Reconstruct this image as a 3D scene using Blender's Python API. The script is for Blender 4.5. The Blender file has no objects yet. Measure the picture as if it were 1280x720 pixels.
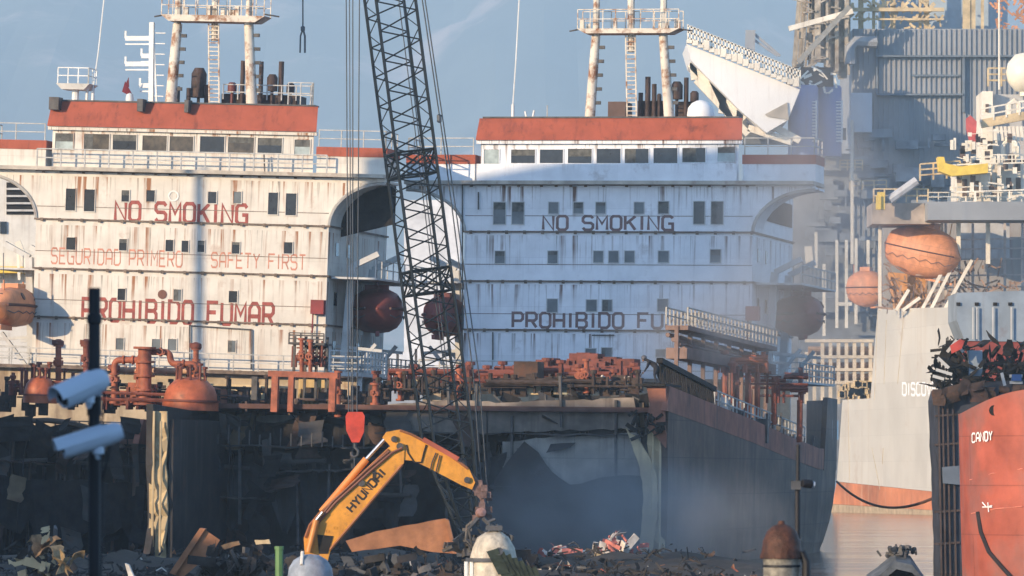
import bpy, math, random
from mathutils import Vector, Matrix
random.seed(11)
R = math.radians
C = bpy.context.scene.collection
S = bpy.context.scene
F, HC, YH = 6900.0, 4.6, 595.0          # focal length in photo pixels, eye height, horizon row
SUN_AZ, SUN_EL = R(228), R(13)
SUN = Vector((math.sin(SUN_AZ)*math.cos(SUN_EL), math.cos(SUN_AZ)*math.cos(SUN_EL), math.sin(SUN_EL)))
V = Vector

def W(px, py, D):
    return V(((px-640)*D/F, D, HC+(YH-py)*D/F))

# ------------------------------------------------------------------ materials
MATS = {}
def mat(name, col, rough=.65, metal=0.0, var=.22, vscale=.9, rust=0.0, rustcol=(.16,.055,.02), rscale=.7,
        streak=0.0, streakcol=None, sscale=(1.6,1.6,.14), soot=0.0, sootcol=(.02,.019,.018), sootscale=.16,
        bump=.0, bscale=6.0, ledge=None, spec=.35, plates=None):
    if name in MATS: return MATS[name]
    m = bpy.data.materials.new(name); m.use_nodes = True
    nt = m.node_tree; N = nt.nodes; L = nt.links
    b = N['Principled BSDF']
    b.inputs['Roughness'].default_value = rough; b.inputs['Metallic'].default_value = metal
    b.inputs['Specular IOR Level'].default_value = spec
    tc = N.new('ShaderNodeTexCoord')
    def noise(scale, detail=5, mp=None, rough_=.6):
        n = N.new('ShaderNodeTexNoise'); n.inputs['Scale'].default_value = scale
        n.inputs['Detail'].default_value = detail; n.inputs['Roughness'].default_value = rough_
        if mp:
            k = N.new('ShaderNodeMapping'); k.inputs['Scale'].default_value = mp
            L.new(tc.outputs['Object'], k.inputs['Vector']); L.new(k.outputs[0], n.inputs['Vector'])
        else: L.new(tc.outputs['Object'], n.inputs['Vector'])
        return n.outputs['Fac']
    def ramp(src, a, c):
        r = N.new('ShaderNodeMapRange'); r.inputs['From Min'].default_value = a; r.inputs['From Max'].default_value = c
        L.new(src, r.inputs['Value']); return r.outputs['Result']
    def mul(a, k):
        x = N.new('ShaderNodeMath'); x.operation = 'MULTIPLY'; L.new(a, x.inputs[0])
        if isinstance(k, (int, float)): x.inputs[1].default_value = k
        else: L.new(k, x.inputs[1])
        return x.outputs[0]
    def mix(fac, a, c):
        x = N.new('ShaderNodeMix'); x.data_type = 'RGBA'
        if isinstance(fac, float): x.inputs[0].default_value = fac
        else: L.new(fac, x.inputs[0])
        for i, q in ((6, a), (7, c)):
            if isinstance(q, tuple): x.inputs[i].default_value = (*q, 1)
            else: L.new(q, x.inputs[i])
        return x.outputs[2]
    lo = tuple(max(0, q*(1-var)) for q in col); hi = tuple(min(1, q*(1+var)) for q in col)
    out = mix(ramp(noise(vscale, 7), .33, .67), lo, hi)
    if soot: out = mix(mul(ramp(noise(sootscale, 6, None, .55), .46, .62), soot), out, sootcol)
    if streak:
        s = ramp(noise(1.0, 6, sscale), .53, .72)
        out = mix(mul(s, streak), out, streakcol or rustcol)
    if ledge:                                   # runs of rust starting under every deck edge and thinning downward
        z0, pitch, amt = ledge
        sep = N.new('ShaderNodeSeparateXYZ'); L.new(tc.outputs['Object'], sep.inputs[0])
        a = N.new('ShaderNodeMath'); a.operation = 'SUBTRACT'; L.new(sep.outputs['Z'], a.inputs[0]); a.inputs[1].default_value = z0
        d = N.new('ShaderNodeMath'); d.operation = 'DIVIDE'; L.new(a.outputs[0], d.inputs[0]); d.inputs[1].default_value = pitch
        f = N.new('ShaderNodeMath'); f.operation = 'FRACT'; L.new(d.outputs[0], f.inputs[0])
        fall = mul(ramp(f.outputs[0], .25, 1.0), ramp(noise(.28, 3), .32, .55))
        s = ramp(noise(1.0, 5, (2.6, 2.6, .07)), .54, .66)
        s2 = ramp(noise(1.0, 5, (6.5, 6.5, .2)), .56, .68)
        out = mix(mul(mul(s, fall), amt), out, rustcol)
        out = mix(mul(mul(s2, fall), amt*.55), out, (.10,.075,.05))
    if plates:                                  # welded plate seams
        pw_, ph_, dark = plates
        sp = N.new('ShaderNodeSeparateXYZ'); L.new(tc.outputs['Object'], sp.inputs[0])
        ad_ = N.new('ShaderNodeMath'); ad_.operation = 'ADD'; L.new(sp.outputs['X'], ad_.inputs[0]); L.new(sp.outputs['Y'], ad_.inputs[1])
        cb = N.new('ShaderNodeCombineXYZ'); L.new(ad_.outputs[0], cb.inputs[0]); L.new(sp.outputs['Z'], cb.inputs[1])
        bk = N.new('ShaderNodeTexBrick'); bk.inputs['Scale'].default_value = 1; bk.inputs['Brick Width'].default_value = pw_; bk.inputs['Row Height'].default_value = ph_
        bk.inputs['Mortar Size'].default_value = .03; bk.inputs['Mortar Smooth'].default_value = .4; bk.inputs['Color1'].default_value = (.95,.95,.95,1); bk.inputs['Color2'].default_value = (1.04,1.04,1.04,1); bk.inputs['Mortar'].default_value = (dark,dark,dark,1)
        L.new(cb.outputs[0], bk.inputs['Vector'])
        x = N.new('ShaderNodeMix'); x.data_type = 'RGBA'; x.blend_type = 'MULTIPLY'; x.inputs[0].default_value = 1.0
        L.new(out, x.inputs[6]); L.new(bk.outputs['Color'], x.inputs[7]); out = x.outputs[2]
    if rust: out = mix(mul(ramp(noise(rscale, 9, None, .68), .60-.12*rust, .72-.10*rust), min(1., rust+.25)), out, rustcol)
    L.new(out, b.inputs['Base Color'])
    if bump:
        bm = N.new('ShaderNodeBump'); bm.inputs['Strength'].default_value = bump; bm.inputs['Distance'].default_value = .08
        L.new(noise(bscale, 6), bm.inputs['Height']); L.new(bm.outputs[0], b.inputs['Normal'])
    MATS[name] = m
    return m

CREAM = mat('cream_ship_paint', (.62,.585,.515), .55, var=.10, plates=(5.2,2.94,.93), ledge=(10.6,2.94,1.9), rust=.16, streak=.28, rustcol=(.27,.11,.04))
WHITE = mat('white_ship_paint', (.74,.76,.78), .55, var=.08, plates=(5.2,2.94,.93), ledge=(10.15,2.94,1.5), rust=.10, rustcol=(.15,.085,.06))
GREYW = mat('grey_white_paint', (.50,.50,.48), .6, var=.12, streak=.3, rust=.10)
LEDGE = mat('rusty_deck_edge', (.16,.12,.09), .8, var=.5, vscale=3)
ROOF  = mat('red_lead_paint', (.34,.08,.042), .7, var=.14, vscale=.9, sscale=(2.2,2.2,.5), streak=.8, streakcol=(.17,.045,.03), rust=.22, rustcol=(.05,.025,.02), rscale=1.6)
DGLASS = mat('dark_window', (.018,.02,.022), .22, var=.4, vscale=2.5, spec=.5)
PGLASS = mat('dusty_window', (.30,.36,.35), .35, var=.3, vscale=1.6, spec=.5)
BROWNGL = mat('brown_window', (.07,.055,.035), .25, var=.6, vscale=2.0, spec=.5)
REDTXT = mat('red_lettering', (.29,.07,.055), .7, var=.35, vscale=2.5)
PALETXT = mat('faded_red_lettering', (.50,.22,.15), .7, var=.3, vscale=2.5)
DARKTXT = mat('dark_lettering', (.20,.125,.115), .7, var=.35, vscale=2.5)
WTXT  = mat('white_lettering', (.90,.89,.86), .7, var=.2, vscale=3)
BLACKTXT = mat('black_lettering', (.03,.025,.02), .7)
HULL  = mat('scorched_hull_plate', (.038,.036,.035), .75, var=.45, vscale=.5, streak=.55, streakcol=(.085,.08,.075), soot=.8, rust=.25, rustcol=(.09,.05,.035), bump=.25, bscale=1.2)
HULLB = mat('blue_black_hull_plate', (.115,.080,.058), .7, var=.4, vscale=.5, streak=.9, streakcol=(.035,.026,.02), sscale=(.9,.9,.06), soot=.5, rust=.3, rustcol=(.16,.08,.05), bump=.2, bscale=1.2, plates=(6.0,1.9,.55))
STRAKE = mat('brown_sheer_strake', (.30,.12,.075), .75, var=.3, streak=.6, streakcol=(.08,.06,.055), soot=.3)
BURNT = mat('burnt_black_steel', (.016,.014,.013), .85, var=.6, vscale=1.5, rust=.15, rustcol=(.08,.04,.025), bump=.3)
BULK  = mat('grey_bulkhead', (.34,.31,.265), .7, var=.3, vscale=.5, streak=.8, streakcol=(.15,.13,.11), soot=.6, sootcol=(.10,.09,.075), sootscale=.35, plates=(2.6,1.4,.7), bump=.3, bscale=1.2)
BEIGE = mat('beige_primer', (.55,.43,.25), .7, var=.2, streak=.6, streakcol=(.22,.13,.07), rust=.12)
PIPE  = mat('orange_pipe_paint', (.33,.095,.048), .6, var=.35, vscale=2, rust=.5, rustcol=(.13,.05,.03), rscale=2.4, streak=.4, streakcol=(.14,.06,.04))
PIPED = mat('dark_red_pipework', (.17,.05,.033), .7, var=.45, vscale=1.5, rust=.3, rustcol=(.08,.04,.03), rscale=1.5)
TANKO = mat('orange_dome_paint', (.42,.11,.045), .5, var=.3, vscale=1.5, streak=.7, streakcol=(.20,.06,.035), rust=.3, rscale=2.0, rustcol=(.12,.05,.03))
MAST  = mat('flaking_mast_paint', (.62,.56,.46), .6, var=.15, rust=.95, rustcol=(.24,.10,.04), rscale=1.5)
MASTW = mat('white_mast_paint', (.70,.70,.66), .55, var=.1, rust=.12, rscale=1.5)
STACK = mat('sooty_brown_stack', (.055,.035,.03), .7, var=.5, vscale=2)
RAIL  = mat('grey_railing', (.42,.42,.40), .6, var=.3, vscale=3, rust=.2, rscale=3)
STEEL = mat('dark_steel', (.075,.07,.066), .6, var=.5, vscale=2.0, rust=.2)
CRANE = mat('crane_dark_paint', (.010,.014,.016), .5, var=.4, vscale=1)
ROPE  = mat('wire_rope', (.09,.10,.11), .6)
HOOKR = mat('red_hook_block_paint', (.55,.06,.03), .45, var=.25, vscale=2, rust=.12, rscale=3)
YEL   = mat('yellow_digger_paint', (.66,.29,.035), .5, var=.2, vscale=1.6, rust=.28, rustcol=(.16,.075,.03), rscale=2.2, streak=.45, streakcol=(.30,.14,.04), sscale=(3,3,.9), bump=.2, bscale=4)
CHROME = mat('hydraulic_rod', (.6,.6,.6), .25, metal=.9)
HOSE  = mat('black_hose', (.025,.02,.02), .6)
BOATO = mat('orange_lifeboat', (.64,.27,.13), .5, var=.2, streak=.5, streakcol=(.40,.17,.09), rust=.04, plates=(1.6,1.3,.75))
BOATD = mat('brown_lifeboat', (.20,.055,.045), .55, var=.3, streak=.4, streakcol=(.07,.035,.03))
CAMW  = mat('camera_housing', (.45,.52,.60), .4, var=.05)
BLACK = mat('black_pole_paint', (.012,.012,.014), .6)
FPSO  = mat('white_drillship_hull', (.56,.53,.46), .55, var=.08, vscale=.1, streak=.35, streakcol=(.45,.36,.25), sscale=(.5,.5,.03), rust=.16, rscale=.2, rustcol=(.36,.24,.15), soot=.25, sootcol=(.40,.36,.30), sootscale=.12, plates=(9,3.2,.86))
BOOT  = mat('rusty_boot_topping', (.55,.20,.085), .7, var=.4, vscale=.12, streak=.5, streakcol=(.65,.48,.32), sscale=(.5,.5,.06))
WIND  = mat('blue_grey_cladding', (.29,.30,.31), .6, var=.12, vscale=.12, streak=.35, streakcol=(.15,.18,.22), sscale=(.6,.6,.03))
WINDD = mat('dark_machinery_grey', (.19,.21,.235), .65, var=.3, vscale=.4)
BLUEC = mat('blue_column_paint', (.16,.22,.40), .5, var=.12, vscale=.3, streak=.3)
SNOW  = mat('bright_white_paint', (.80,.79,.76), .5, var=.04, vscale=.2, streak=.12)
DECKW = mat('pale_topside_paint', (.78,.71,.58), .6, var=.15, vscale=.4, streak=.3)
GOLD  = mat('ochre_topside_steel', (.55,.42,.24), .6, var=.35, vscale=.5, rust=.15)
YELP  = mat('yellow_safety_paint', (.75,.52,.08), .5, var=.15)
GBLUE = mat('grey_blue_plate', (.25,.30,.35), .6, var=.2, vscale=.5, streak=.4, streakcol=(.16,.13,.12), rust=.08)
CANDY = mat('faded_red_hull', (.38,.095,.06), .6, var=.3, vscale=.5, streak=.7, streakcol=(.30,.12,.10), sscale=(1.2,1.2,.10), soot=.75, sootcol=(.20,.13,.12), sootscale=.22, plates=(4.5,2.1,.7), bump=.5, bscale=.9, rust=.35, rustcol=(.22,.10,.07), rscale=.6)
SCRAPB = mat('brown_scrap_plate', (.34,.15,.07), .75, var=.3, vscale=1.2, rust=.2, rustcol=(.12,.05,.03), bump=.3, bscale=2)
SCRAPD = mat('dark_scrap', (.028,.025,.024), .8, var=.7, vscale=1.2, rust=.3, rustcol=(.12,.06,.03), bump=.4, bscale=3)
SCRAPG = mat('grey_scrap', (.07,.073,.078), .7, var=.5, vscale=1.4, rust=.3, rustcol=(.14,.07,.04))
SCRAPW = mat('pale_scrap', (.60,.55,.48), .6, var=.3, vscale=2.0, rust=.2)
SCRAPP = mat('pink_scrap', (.50,.17,.14), .7, var=.3, vscale=2.0)
TANKW = mat('white_tank_paint', (.50,.44,.34), .55, var=.35, vscale=3, rust=.35, rustcol=(.14,.10,.07), rscale=2.5, streak=.6, sscale=(6,6,.6), streakcol=(.16,.15,.15), bump=.5, bscale=5)
RUSTCAP = mat('rusty_cowl', (.065,.026,.014), .6, var=.6, vscale=7, rust=.5, rscale=5, rustcol=(.022,.014,.011), bump=.4, bscale=20)
TARP = mat('dark_green_sheet', (.025,.035,.025), .8, var=.4, vscale=4)
GREENP = mat('green_post_paint', (.10,.20,.07), .6)
CLOTH = mat('dark_work_clothes', (.025,.025,.03), .9, var=.3, vscale=6)
SKIN = mat('skin', (.35,.20,.13), .6)
FLAG = mat('dark_red_cloth', (.16,.02,.03), .8)

# ------------------------------------------------------------------ mesh builder and object helpers
WM = {}                                     # world matrix of every root and of everything below it
NOSPLIT = {'deck_edge', 'boom_lacing', 'cladding_rib', 'draught_mark', 'boom_chord', 'window', 'bridge_window'}
class MB:
    def __init__(s): s.v = []; s.f = []; s.sm = []
    def add(s, vs, fs, smooth=False):
        n = len(s.v); s.v += [V(q) for q in vs]; s.f += [tuple(i+n for i in f) for f in fs]; s.sm += [smooth]*len(fs)
        return s
    def box(s, x0, x1, y0, y1, z0, z1):
        return s.hexa([(x0,y0,z0),(x1,y0,z0),(x1,y1,z0),(x0,y1,z0),(x0,y0,z1),(x1,y0,z1),(x1,y1,z1),(x0,y1,z1)])
    def hexa(s, p):
        return s.add(p, [(0,3,2,1),(4,5,6,7),(0,1,5,4),(1,2,6,5),(2,3,7,6),(3,0,4,7)])
    def bar(s, p, q, w, h=None, up=(0,0,1)):
        p, q = V(p), V(q); h = h or w; d = (q-p).normalized(); u = V(up)
        if abs(d.dot(u)) > .98: u = V((0,1,0))
        a = d.cross(u).normalized()*w/2; b = d.cross(a).normalized()*h/2
        return s.hexa([p-a-b, p+a-b, p+a+b, p-a+b, q-a-b, q+a-b, q+a+b, q-a+b])
    def tube(s, pts, r, n=8, r1=None, cap=True):
        pts = [V(p) for p in pts]; m = len(pts); vs = []; fs = []
        ref = None
        for i, p in enumerate(pts):
            d = (pts[min(i+1,m-1)]-pts[max(i-1,0)]).normalized()
            if ref is None or abs(ref.dot(d)) > .97: ref = V((0,0,1)) if abs(d.z) < .9 else V((0,1,0))
            a = d.cross(ref).normalized(); b = a.cross(d).normalized(); ref = b
            rr = r if r1 is None else r+(r1-r)*i/(m-1)
            for k in range(n):
                t = 2*math.pi*k/n; vs.append(p+a*math.cos(t)*rr+b*math.sin(t)*rr)
        for i in range(m-1):
            for k in range(n): fs.append((i*n+k, i*n+(k+1)%n, (i+1)*n+(k+1)%n, (i+1)*n+k))
        s.add(vs, fs, n > 4)
        if cap: s.add(vs[:n], [tuple(range(n))[::-1]]); s.add(vs[-n:], [tuple(range(n))])
        return s
    def lathe(s, c, prof, n=20, axis=(0,0,1), arc=(0, 2*math.pi)):
        ax = V(axis).normalized(); q = ax.to_track_quat('Z', 'Y'); c = V(c); vs = []; fs = []
        full = abs(arc[1]-arc[0]-2*math.pi) < 1e-6; cols = n if full else n+1
        for r, h in prof:
            for k in range(cols):
                t = arc[0]+(arc[1]-arc[0])*k/n; vs.append(c+q@V((r*math.cos(t), r*math.sin(t), h)))
        for i in range(len(prof)-1):
            for k in range(n if full else n): 
                k2 = (k+1) % cols if full else k+1
                fs.append((i*cols+k, i*cols+k2, (i+1)*cols+k2, (i+1)*cols+k))
        return s.add(vs, fs, True)
    def prism(s, poly, y0, y1, plane='xz'):
        n = len(poly)
        def P(a, b, t): return {'xz': (a,t,b), 'xy': (a,b,t), 'yz': (t,a,b)}[plane]
        vs = [P(a,b,y0) for a,b in poly]+[P(a,b,y1) for a,b in poly]
        fs = [tuple(range(n)), tuple(range(2*n-1, n-1, -1))]+[(i, i+n, (i+1)%n+n, (i+1)%n) for i in range(n)]
        return s.add(vs, fs)
    def grid(s, rows, thick=None):                # rows of points, a curved sheet; thick = offset vector for a solid
        n = len(rows[0]); vs = [p for r in rows for p in r]; m = len(rows)
        fs = [(i*n+j, i*n+j+1, (i+1)*n+j+1, (i+1)*n+j) for i in range(m-1) for j in range(n-1)]
        if thick is None: return s.add(vs, fs)
        t = V(thick); k = len(vs); vs2 = [V(p)+t for p in vs]
        edge = [i for i in range(n)]+[i*n+n-1 for i in range(1,m)]+[(m-1)*n+j for j in range(n-2,-1,-1)]+[i*n for i in range(m-2,0,-1)]
        fs2 = [tuple(q+k for q in f[::-1]) for f in fs]
        fs3 = [(edge[i], edge[(i+1)%len(edge)], edge[(i+1)%len(edge)]+k, edge[i]+k) for i in range(len(edge))]
        return s.add(list(vs)+vs2, fs+fs2+fs3)
    def rail(s, pts, h=1.0, step=1.5, r=.03, n=2, posts=True):
        pts = [V(p) for p in pts]
        for a, b in zip(pts, pts[1:]):
            L = (b-a).length; k = max(1, round(L/step))
            for j in range(1, n+1): s.bar(a+V((0,0,h*j/n)), b+V((0,0,h*j/n)), r*2)
            for i in range(k+1):
                p = a.lerp(b, i/k); s.bar(p, p+V((0,0,h)), r*2.2)
        return s
    def ladder(s, a, b, w, rungs, r=.03, side=(1,0,0)):
        a, b = V(a), V(b); o = V(side)*w/2
        s.bar(a-o, b-o, r*2.4); s.bar(a+o, b+o, r*2.4)
        for i in range(rungs): p = a.lerp(b, (i+.5)/rungs); s.bar(p-o, p+o, r*1.8)
        return s
    def clusters(s, eps):
        par = list(range(len(s.v)))
        def find(a):
            while par[a] != a: par[a] = par[par[a]]; a = par[a]
            return a
        for f in s.f:
            a = find(f[0])
            for q in f[1:]: par[find(q)] = a
        bx = {}
        for i, q in enumerate(s.v):
            b = bx.setdefault(find(i), [q.x,q.y,q.z,q.x,q.y,q.z])
            b[0]=min(b[0],q.x); b[1]=min(b[1],q.y); b[2]=min(b[2],q.z); b[3]=max(b[3],q.x); b[4]=max(b[4],q.y); b[5]=max(b[5],q.z)
        ks = list(bx); grp = {k: k for k in ks}
        def fg(a):
            while grp[a] != a: a = grp[a]
            return a
        if len(ks) > 700: return None
        for i, a in enumerate(ks):
            A = bx[a]
            for c in ks[i+1:]:
                B = bx[c]
                if A[0]-eps < B[3] and B[0]-eps < A[3] and A[1]-eps < B[4] and B[1]-eps < A[4] and A[2]-eps < B[5] and B[2]-eps < A[5]:
                    ga, gb = fg(a), fg(c)
                    if ga != gb: grp[gb] = ga
        out = {}
        for f, k in zip(s.f, s.sm): out.setdefault(fg(find(f[0])), []).append((f, k))
        return list(out.values())
    def build(s, name, m, parent=None, world=False, origin=None, stuff=False, eps=None):
        if parent is not None and not stuff and name not in NOSPLIT and len(s.f) > 6:
            D = max(q.y for q in s.v)
            cl = s.clusters(.38 if name == 'lettering' else eps or (.7 if world and D > 500 else .12))
            if cl and len(cl) > 1:
                cl.sort(key=len, reverse=True); first = None
                for g in cl:
                    mb = MB(); mp_ = {}
                    for f, k in g:
                        for q in f:
                            if q not in mp_: mp_[q] = len(mb.v); mb.v.append(s.v[q])
                        mb.f.append(tuple(mp_[q] for q in f)); mb.sm.append(k)
                    o = mb.build1(name, m, parent, world, origin); first = first or o
                return first
        o = s.build1(name, m, parent, world, origin)
        if stuff: o['kind'] = 'stuff'
        return o
    def build1(s, name, m, parent=None, world=False, origin=None):
        me = bpy.data.meshes.new(name)
        vs = s.v
        if world and parent is not None:
            inv = WM[parent.name].inverted(); vs = [inv@q for q in vs]
        if parent is None:
            if origin is None:
                xs = [q.x for q in vs]; ys = [q.y for q in vs]; origin = V(((min(xs)+max(xs))/2, (min(ys)+max(ys))/2, min(q.z for q in vs)))
            vs = [q-V(origin) for q in vs]
        me.from_pydata([tuple(q) for q in vs], [], s.f)
        for p, k in zip(me.polygons, s.sm): p.use_smooth = k
        me.materials.append(m)
        if any(s.sm): me.set_sharp_from_angle(angle=R(40))
        o = bpy.data.objects.new(name, me); C.objects.link(o)
        if parent is not None: o.parent = parent; WM[o.name] = WM[parent.name]
        else: o.location = origin; WM[o.name] = Matrix.Translation(origin)
        return o

def tag(o, label, cat, group=None, kind=None):
    o['label'] = label; o['category'] = cat
    if group: o['group'] = group
    if kind: o['kind'] = kind
    return o
def kind(o, k='structure'): o['kind'] = k; return o
def thing(name, label, cat, mtx, group=None):
    o = bpy.data.objects.new(name, None); C.objects.link(o)
    if not isinstance(mtx, Matrix): mtx = Matrix.Translation(V(mtx))
    o.matrix_basis = mtx; o.empty_display_size = .5; WM[o.name] = mtx.copy()
    return tag(o, label, cat, group)

# stroke lettering: each glyph is a set of polylines on a 4 x 6 grid, chamfered like the stencilled capitals of the ship
O_ = [(.8,0),(3.2,0),(4,.9),(4,5.1),(3.2,6),(.8,6),(0,5.1),(0,.9),(.8,0)]
GL = {'N': [[(0,0),(0,6),(4,0),(4,6)]], 'O': [O_], 'S': [[(0,.9),(.8,0),(3.2,0),(4,.9),(4,2.3),(3.2,3),(.8,3),(0,3.8),(0,5.1),(.8,6),(3.2,6),(4,5.1)]],
 'M': [[(0,0),(0,6),(2,2.6),(4,6),(4,0)]], 'K': [[(0,0),(0,6)],[(4,6),(.5,2.8)],[(1.6,3.6),(4,0)]], 'I': [[(1,0),(1,6)]],
 'G': [[(4,5.1),(3.2,6),(.8,6),(0,5.1),(0,.9),(.8,0),(4,0),(4,2.8),(2.2,2.8)]], 'P': [[(0,0),(0,6),(3.2,6),(4,5.2),(4,3.5),(3.2,2.7),(.4,2.7)]],
 'R': [[(0,0),(0,6),(3.2,6),(4,5.2),(4,3.6),(3.2,2.8),(.4,2.8)],[(2.2,2.6),(4,0)]], 'H': [[(0,0),(0,6)],[(4,0),(4,6)],[(.4,3),(3.6,3)]],
 'B': [[(0,0),(0,6),(3,6),(3.8,5.3),(3.8,3.8),(3,3.1),(.4,3.1)],[(.4,0),(3.2,0),(4,.8),(4,2.2),(3.4,2.8)]], 'D': [[(0,0),(0,6),(3,6),(4,5),(4,1),(3,0),(.4,0)]],
 'F': [[(0,0),(0,6),(4,6)],[(.4,3.2),(3.2,3.2)]], 'U': [[(0,6),(0,.9),(.8,0),(3.2,0),(4,.9),(4,6)]], 'A': [[(0,0),(0,4.6),(1.2,6),(2.8,6),(4,4.6),(4,0)],[(.4,2.4),(3.6,2.4)]],
 'E': [[(4,6),(0,6),(0,0),(4,0)],[(.4,3.1),(3.3,3.1)]], 'T': [[(0,6),(4,6)],[(2,0),(2,5.6)]], 'Y': [[(0,6),(2,3)],[(4,6),(2,3),(2,0)]],
 'C': [[(4,5.1),(3.2,6),(.8,6),(0,5.1),(0,.9),(.8,0),(3.2,0),(4,.9)]], 'V': [[(0,6),(2,0),(4,6)]]}
ADV = {'I': 3.4}
def text_w(t): return sum((4.6 if c == ' ' else 5.6 if c != 'I' else 3.6) for c in t)-1.6
def lettering(mb, t, P, w, stroke=1.0, worn=0):
    """draw text t; P(u, v, d) maps u in [0,w], v in [0,1] and depth to a point"""
    k = w/text_w(t); x = 0; d = 0
    for c in t:
        if c == ' ': x += 4.6; continue
        for pl in GL[c]:
            d += 1; n = len(pl); L_ = []; R_ = []
            closed = pl[0] == pl[-1]
            for i, p in enumerate(pl):
                p = V(p)
                a = V(pl[i-1]) if i else (V(pl[-2]) if closed else None)
                b = V(pl[i+1]) if i < n-1 else (V(pl[1]) if closed else None)
                d1 = (p-a).normalized() if a is not None else None; d2 = (b-p).normalized() if b is not None else None
                if d1 is None: d1 = d2
                if d2 is None: d2 = d1
                n1 = V((-d1.y, d1.x)); n2 = V((-d2.y, d2.x)); m = (n1+n2); m = m.normalized() if m.length > 1e-4 else n1
                s = stroke/2/max(.72, m.dot(n1))
                q = p
                if not closed and i == 0: q = p-d1*0
                L_.append(q+m*s); R_.append(q-m*s)
            vs = [P((x+q.x)*k, q.y/6, .004+.0015*(d % 3)) for q in L_]+[P((x+q.x)*k, q.y/6, .004+.0015*(d % 3)) for q in R_]
            mb.add(vs, [(i, i+1, n+i+1, n+i) for i in range(n-1)])
        x += 3.6 if c == 'I' else 5.6
    return mb

# ------------------------------------------------------------------ world, sun, camera
w = bpy.data.worlds.new("World"); S.world = w; w.use_nodes = True
nt = w.node_tree; bg = nt.nodes['Background']
sk = nt.nodes.new('ShaderNodeTexSky'); sk.sky_type = 'NISHITA'; sk.sun_disc = False
sk.sun_elevation = SUN_EL; sk.sun_rotation = SUN_AZ; sk.air_density = 1.0; sk.dust_density = .6; sk.ozone_density = 3.0
# thin drifting cloud in the sky itself
tc = nt.nodes.new('ShaderNodeTexCoord'); mp = nt.nodes.new('ShaderNodeMapping'); mp.inputs['Scale'].default_value = (9, 9, 38)
no = nt.nodes.new('ShaderNodeTexNoise'); no.inputs['Scale'].default_value = 1.6; no.inputs['Detail'].default_value = 6
mr = nt.nodes.new('ShaderNodeMapRange'); mr.inputs['From Min'].default_value = .5; mr.inputs['From Max'].default_value = .75; mr.inputs['To Max'].default_value = .22
mx = nt.nodes.new('ShaderNodeMix'); mx.data_type = 'RGBA'; mx.inputs[7].default_value = (3.0, 3.3, 3.9, 1)
nt.links.new(tc.outputs['Generated'], mp.inputs[0]); nt.links.new(mp.outputs[0], no.inputs['Vector'])
nt.links.new(no.outputs['Fac'], mr.inputs['Value']); nt.links.new(mr.outputs[0], mx.inputs[0])
ad = nt.nodes.new('ShaderNodeVectorMath'); ad.operation = 'ADD'; ad.inputs[1].default_value = (0, 0, .19)
nt.links.new(tc.outputs['Generated'], ad.inputs[0]); nt.links.new(ad.outputs[0], sk.inputs['Vector'])
nt.links.new(sk.outputs[0], mx.inputs[6]); nt.links.new(mx.outputs[2], bg.inputs[0])
bg.inputs[1].default_value = .15
sl = bpy.data.lights.new('sun', 'SUN'); sl.energy = 2.0; sl.angle = R(.5); sl.color = (1.0, .76, .50)
so = bpy.data.objects.new('sun', sl); C.objects.link(so); so.rotation_euler = (-SUN).to_track_quat('-Z', 'Y').to_euler(); so.location = (-80,-80,80)
cam = bpy.data.cameras.new('camera'); co = bpy.data.objects.new('camera', cam); C.objects.link(co); S.camera = co
co.location = (0,0,HC); co.rotation_euler = (R(90),0,0)
cam.sensor_width = 36; cam.lens = 36*F/1280; cam.shift_y = (YH-360)/1280; cam.clip_start = 1; cam.clip_end = 30000
cam.dof.use_dof = True; cam.dof.focus_distance = 300; cam.dof.aperture_fstop = 6.3
S.view_settings.view_transform = 'Standard'; S.view_settings.look = 'None'; S.view_settings.exposure = 1.5; S.view_settings.gamma = 1
S.render.use_motion_blur = False

# ------------------------------------------------------------------ ground and water
def water_mat():
    m = bpy.data.materials.new('harbour_water'); m.use_nodes = True; nt = m.node_tree; b = nt.nodes['Principled BSDF']
    b.inputs['Base Color'].default_value = (.11,.058,.032,1); b.inputs['Roughness'].default_value = .08; b.inputs['IOR'].default_value = 1.33
    tc = nt.nodes.new('ShaderNodeTexCoord'); mp = nt.nodes.new('ShaderNodeMapping'); mp.inputs['Scale'].default_value = (.12, .8, 1)
    n = nt.nodes.new('ShaderNodeTexNoise'); n.inputs['Scale'].default_value = .5; n.inputs['Detail'].default_value = 8
    bp = nt.nodes.new('ShaderNodeBump'); bp.inputs['Strength'].default_value = 1.0; bp.inputs['Distance'].default_value = .35
    nt.links.new(tc.outputs['Object'], mp.inputs[0]); nt.links.new(mp.outputs[0], n.inputs['Vector'])
    nt.links.new(n.outputs['Fac'], bp.inputs['Height']); nt.links.new(bp.outputs[0], b.inputs['Normal'])
    m2 = nt.nodes.new('ShaderNodeMapping'); m2.inputs['Scale'].default_value = (.03, .16, 1); n2 = nt.nodes.new('ShaderNodeTexNoise'); n2.inputs['Scale'].default_value = 1; n2.inputs['Detail'].default_value = 5
    r2 = nt.nodes.new('ShaderNodeMapRange'); r2.inputs['From Min'].default_value = .38; r2.inputs['From Max'].default_value = .62; r2.inputs['To Min'].default_value = .1; r2.inputs['To Max'].default_value = 1.0
    nt.links.new(tc.outputs['Object'], m2.inputs[0]); nt.links.new(m2.outputs[0], n2.inputs['Vector']); nt.links.new(n2.outputs['Fac'], r2.inputs['Value']); nt.links.new(r2.outputs[0], bp.inputs['Strength'])
    return m
o = MB().add([(-6000,150,0),(6000,150,0),(6000,12000,0),(-6000,12000,0)], [(0,1,2,3)]).build('water', water_mat(), None, origin=(0,0,0)); kind(o)
GROUND = mat('oily_beach_soil', (.055,.045,.036), .9, var=.4, vscale=.3, bump=.6, bscale=2)
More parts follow.
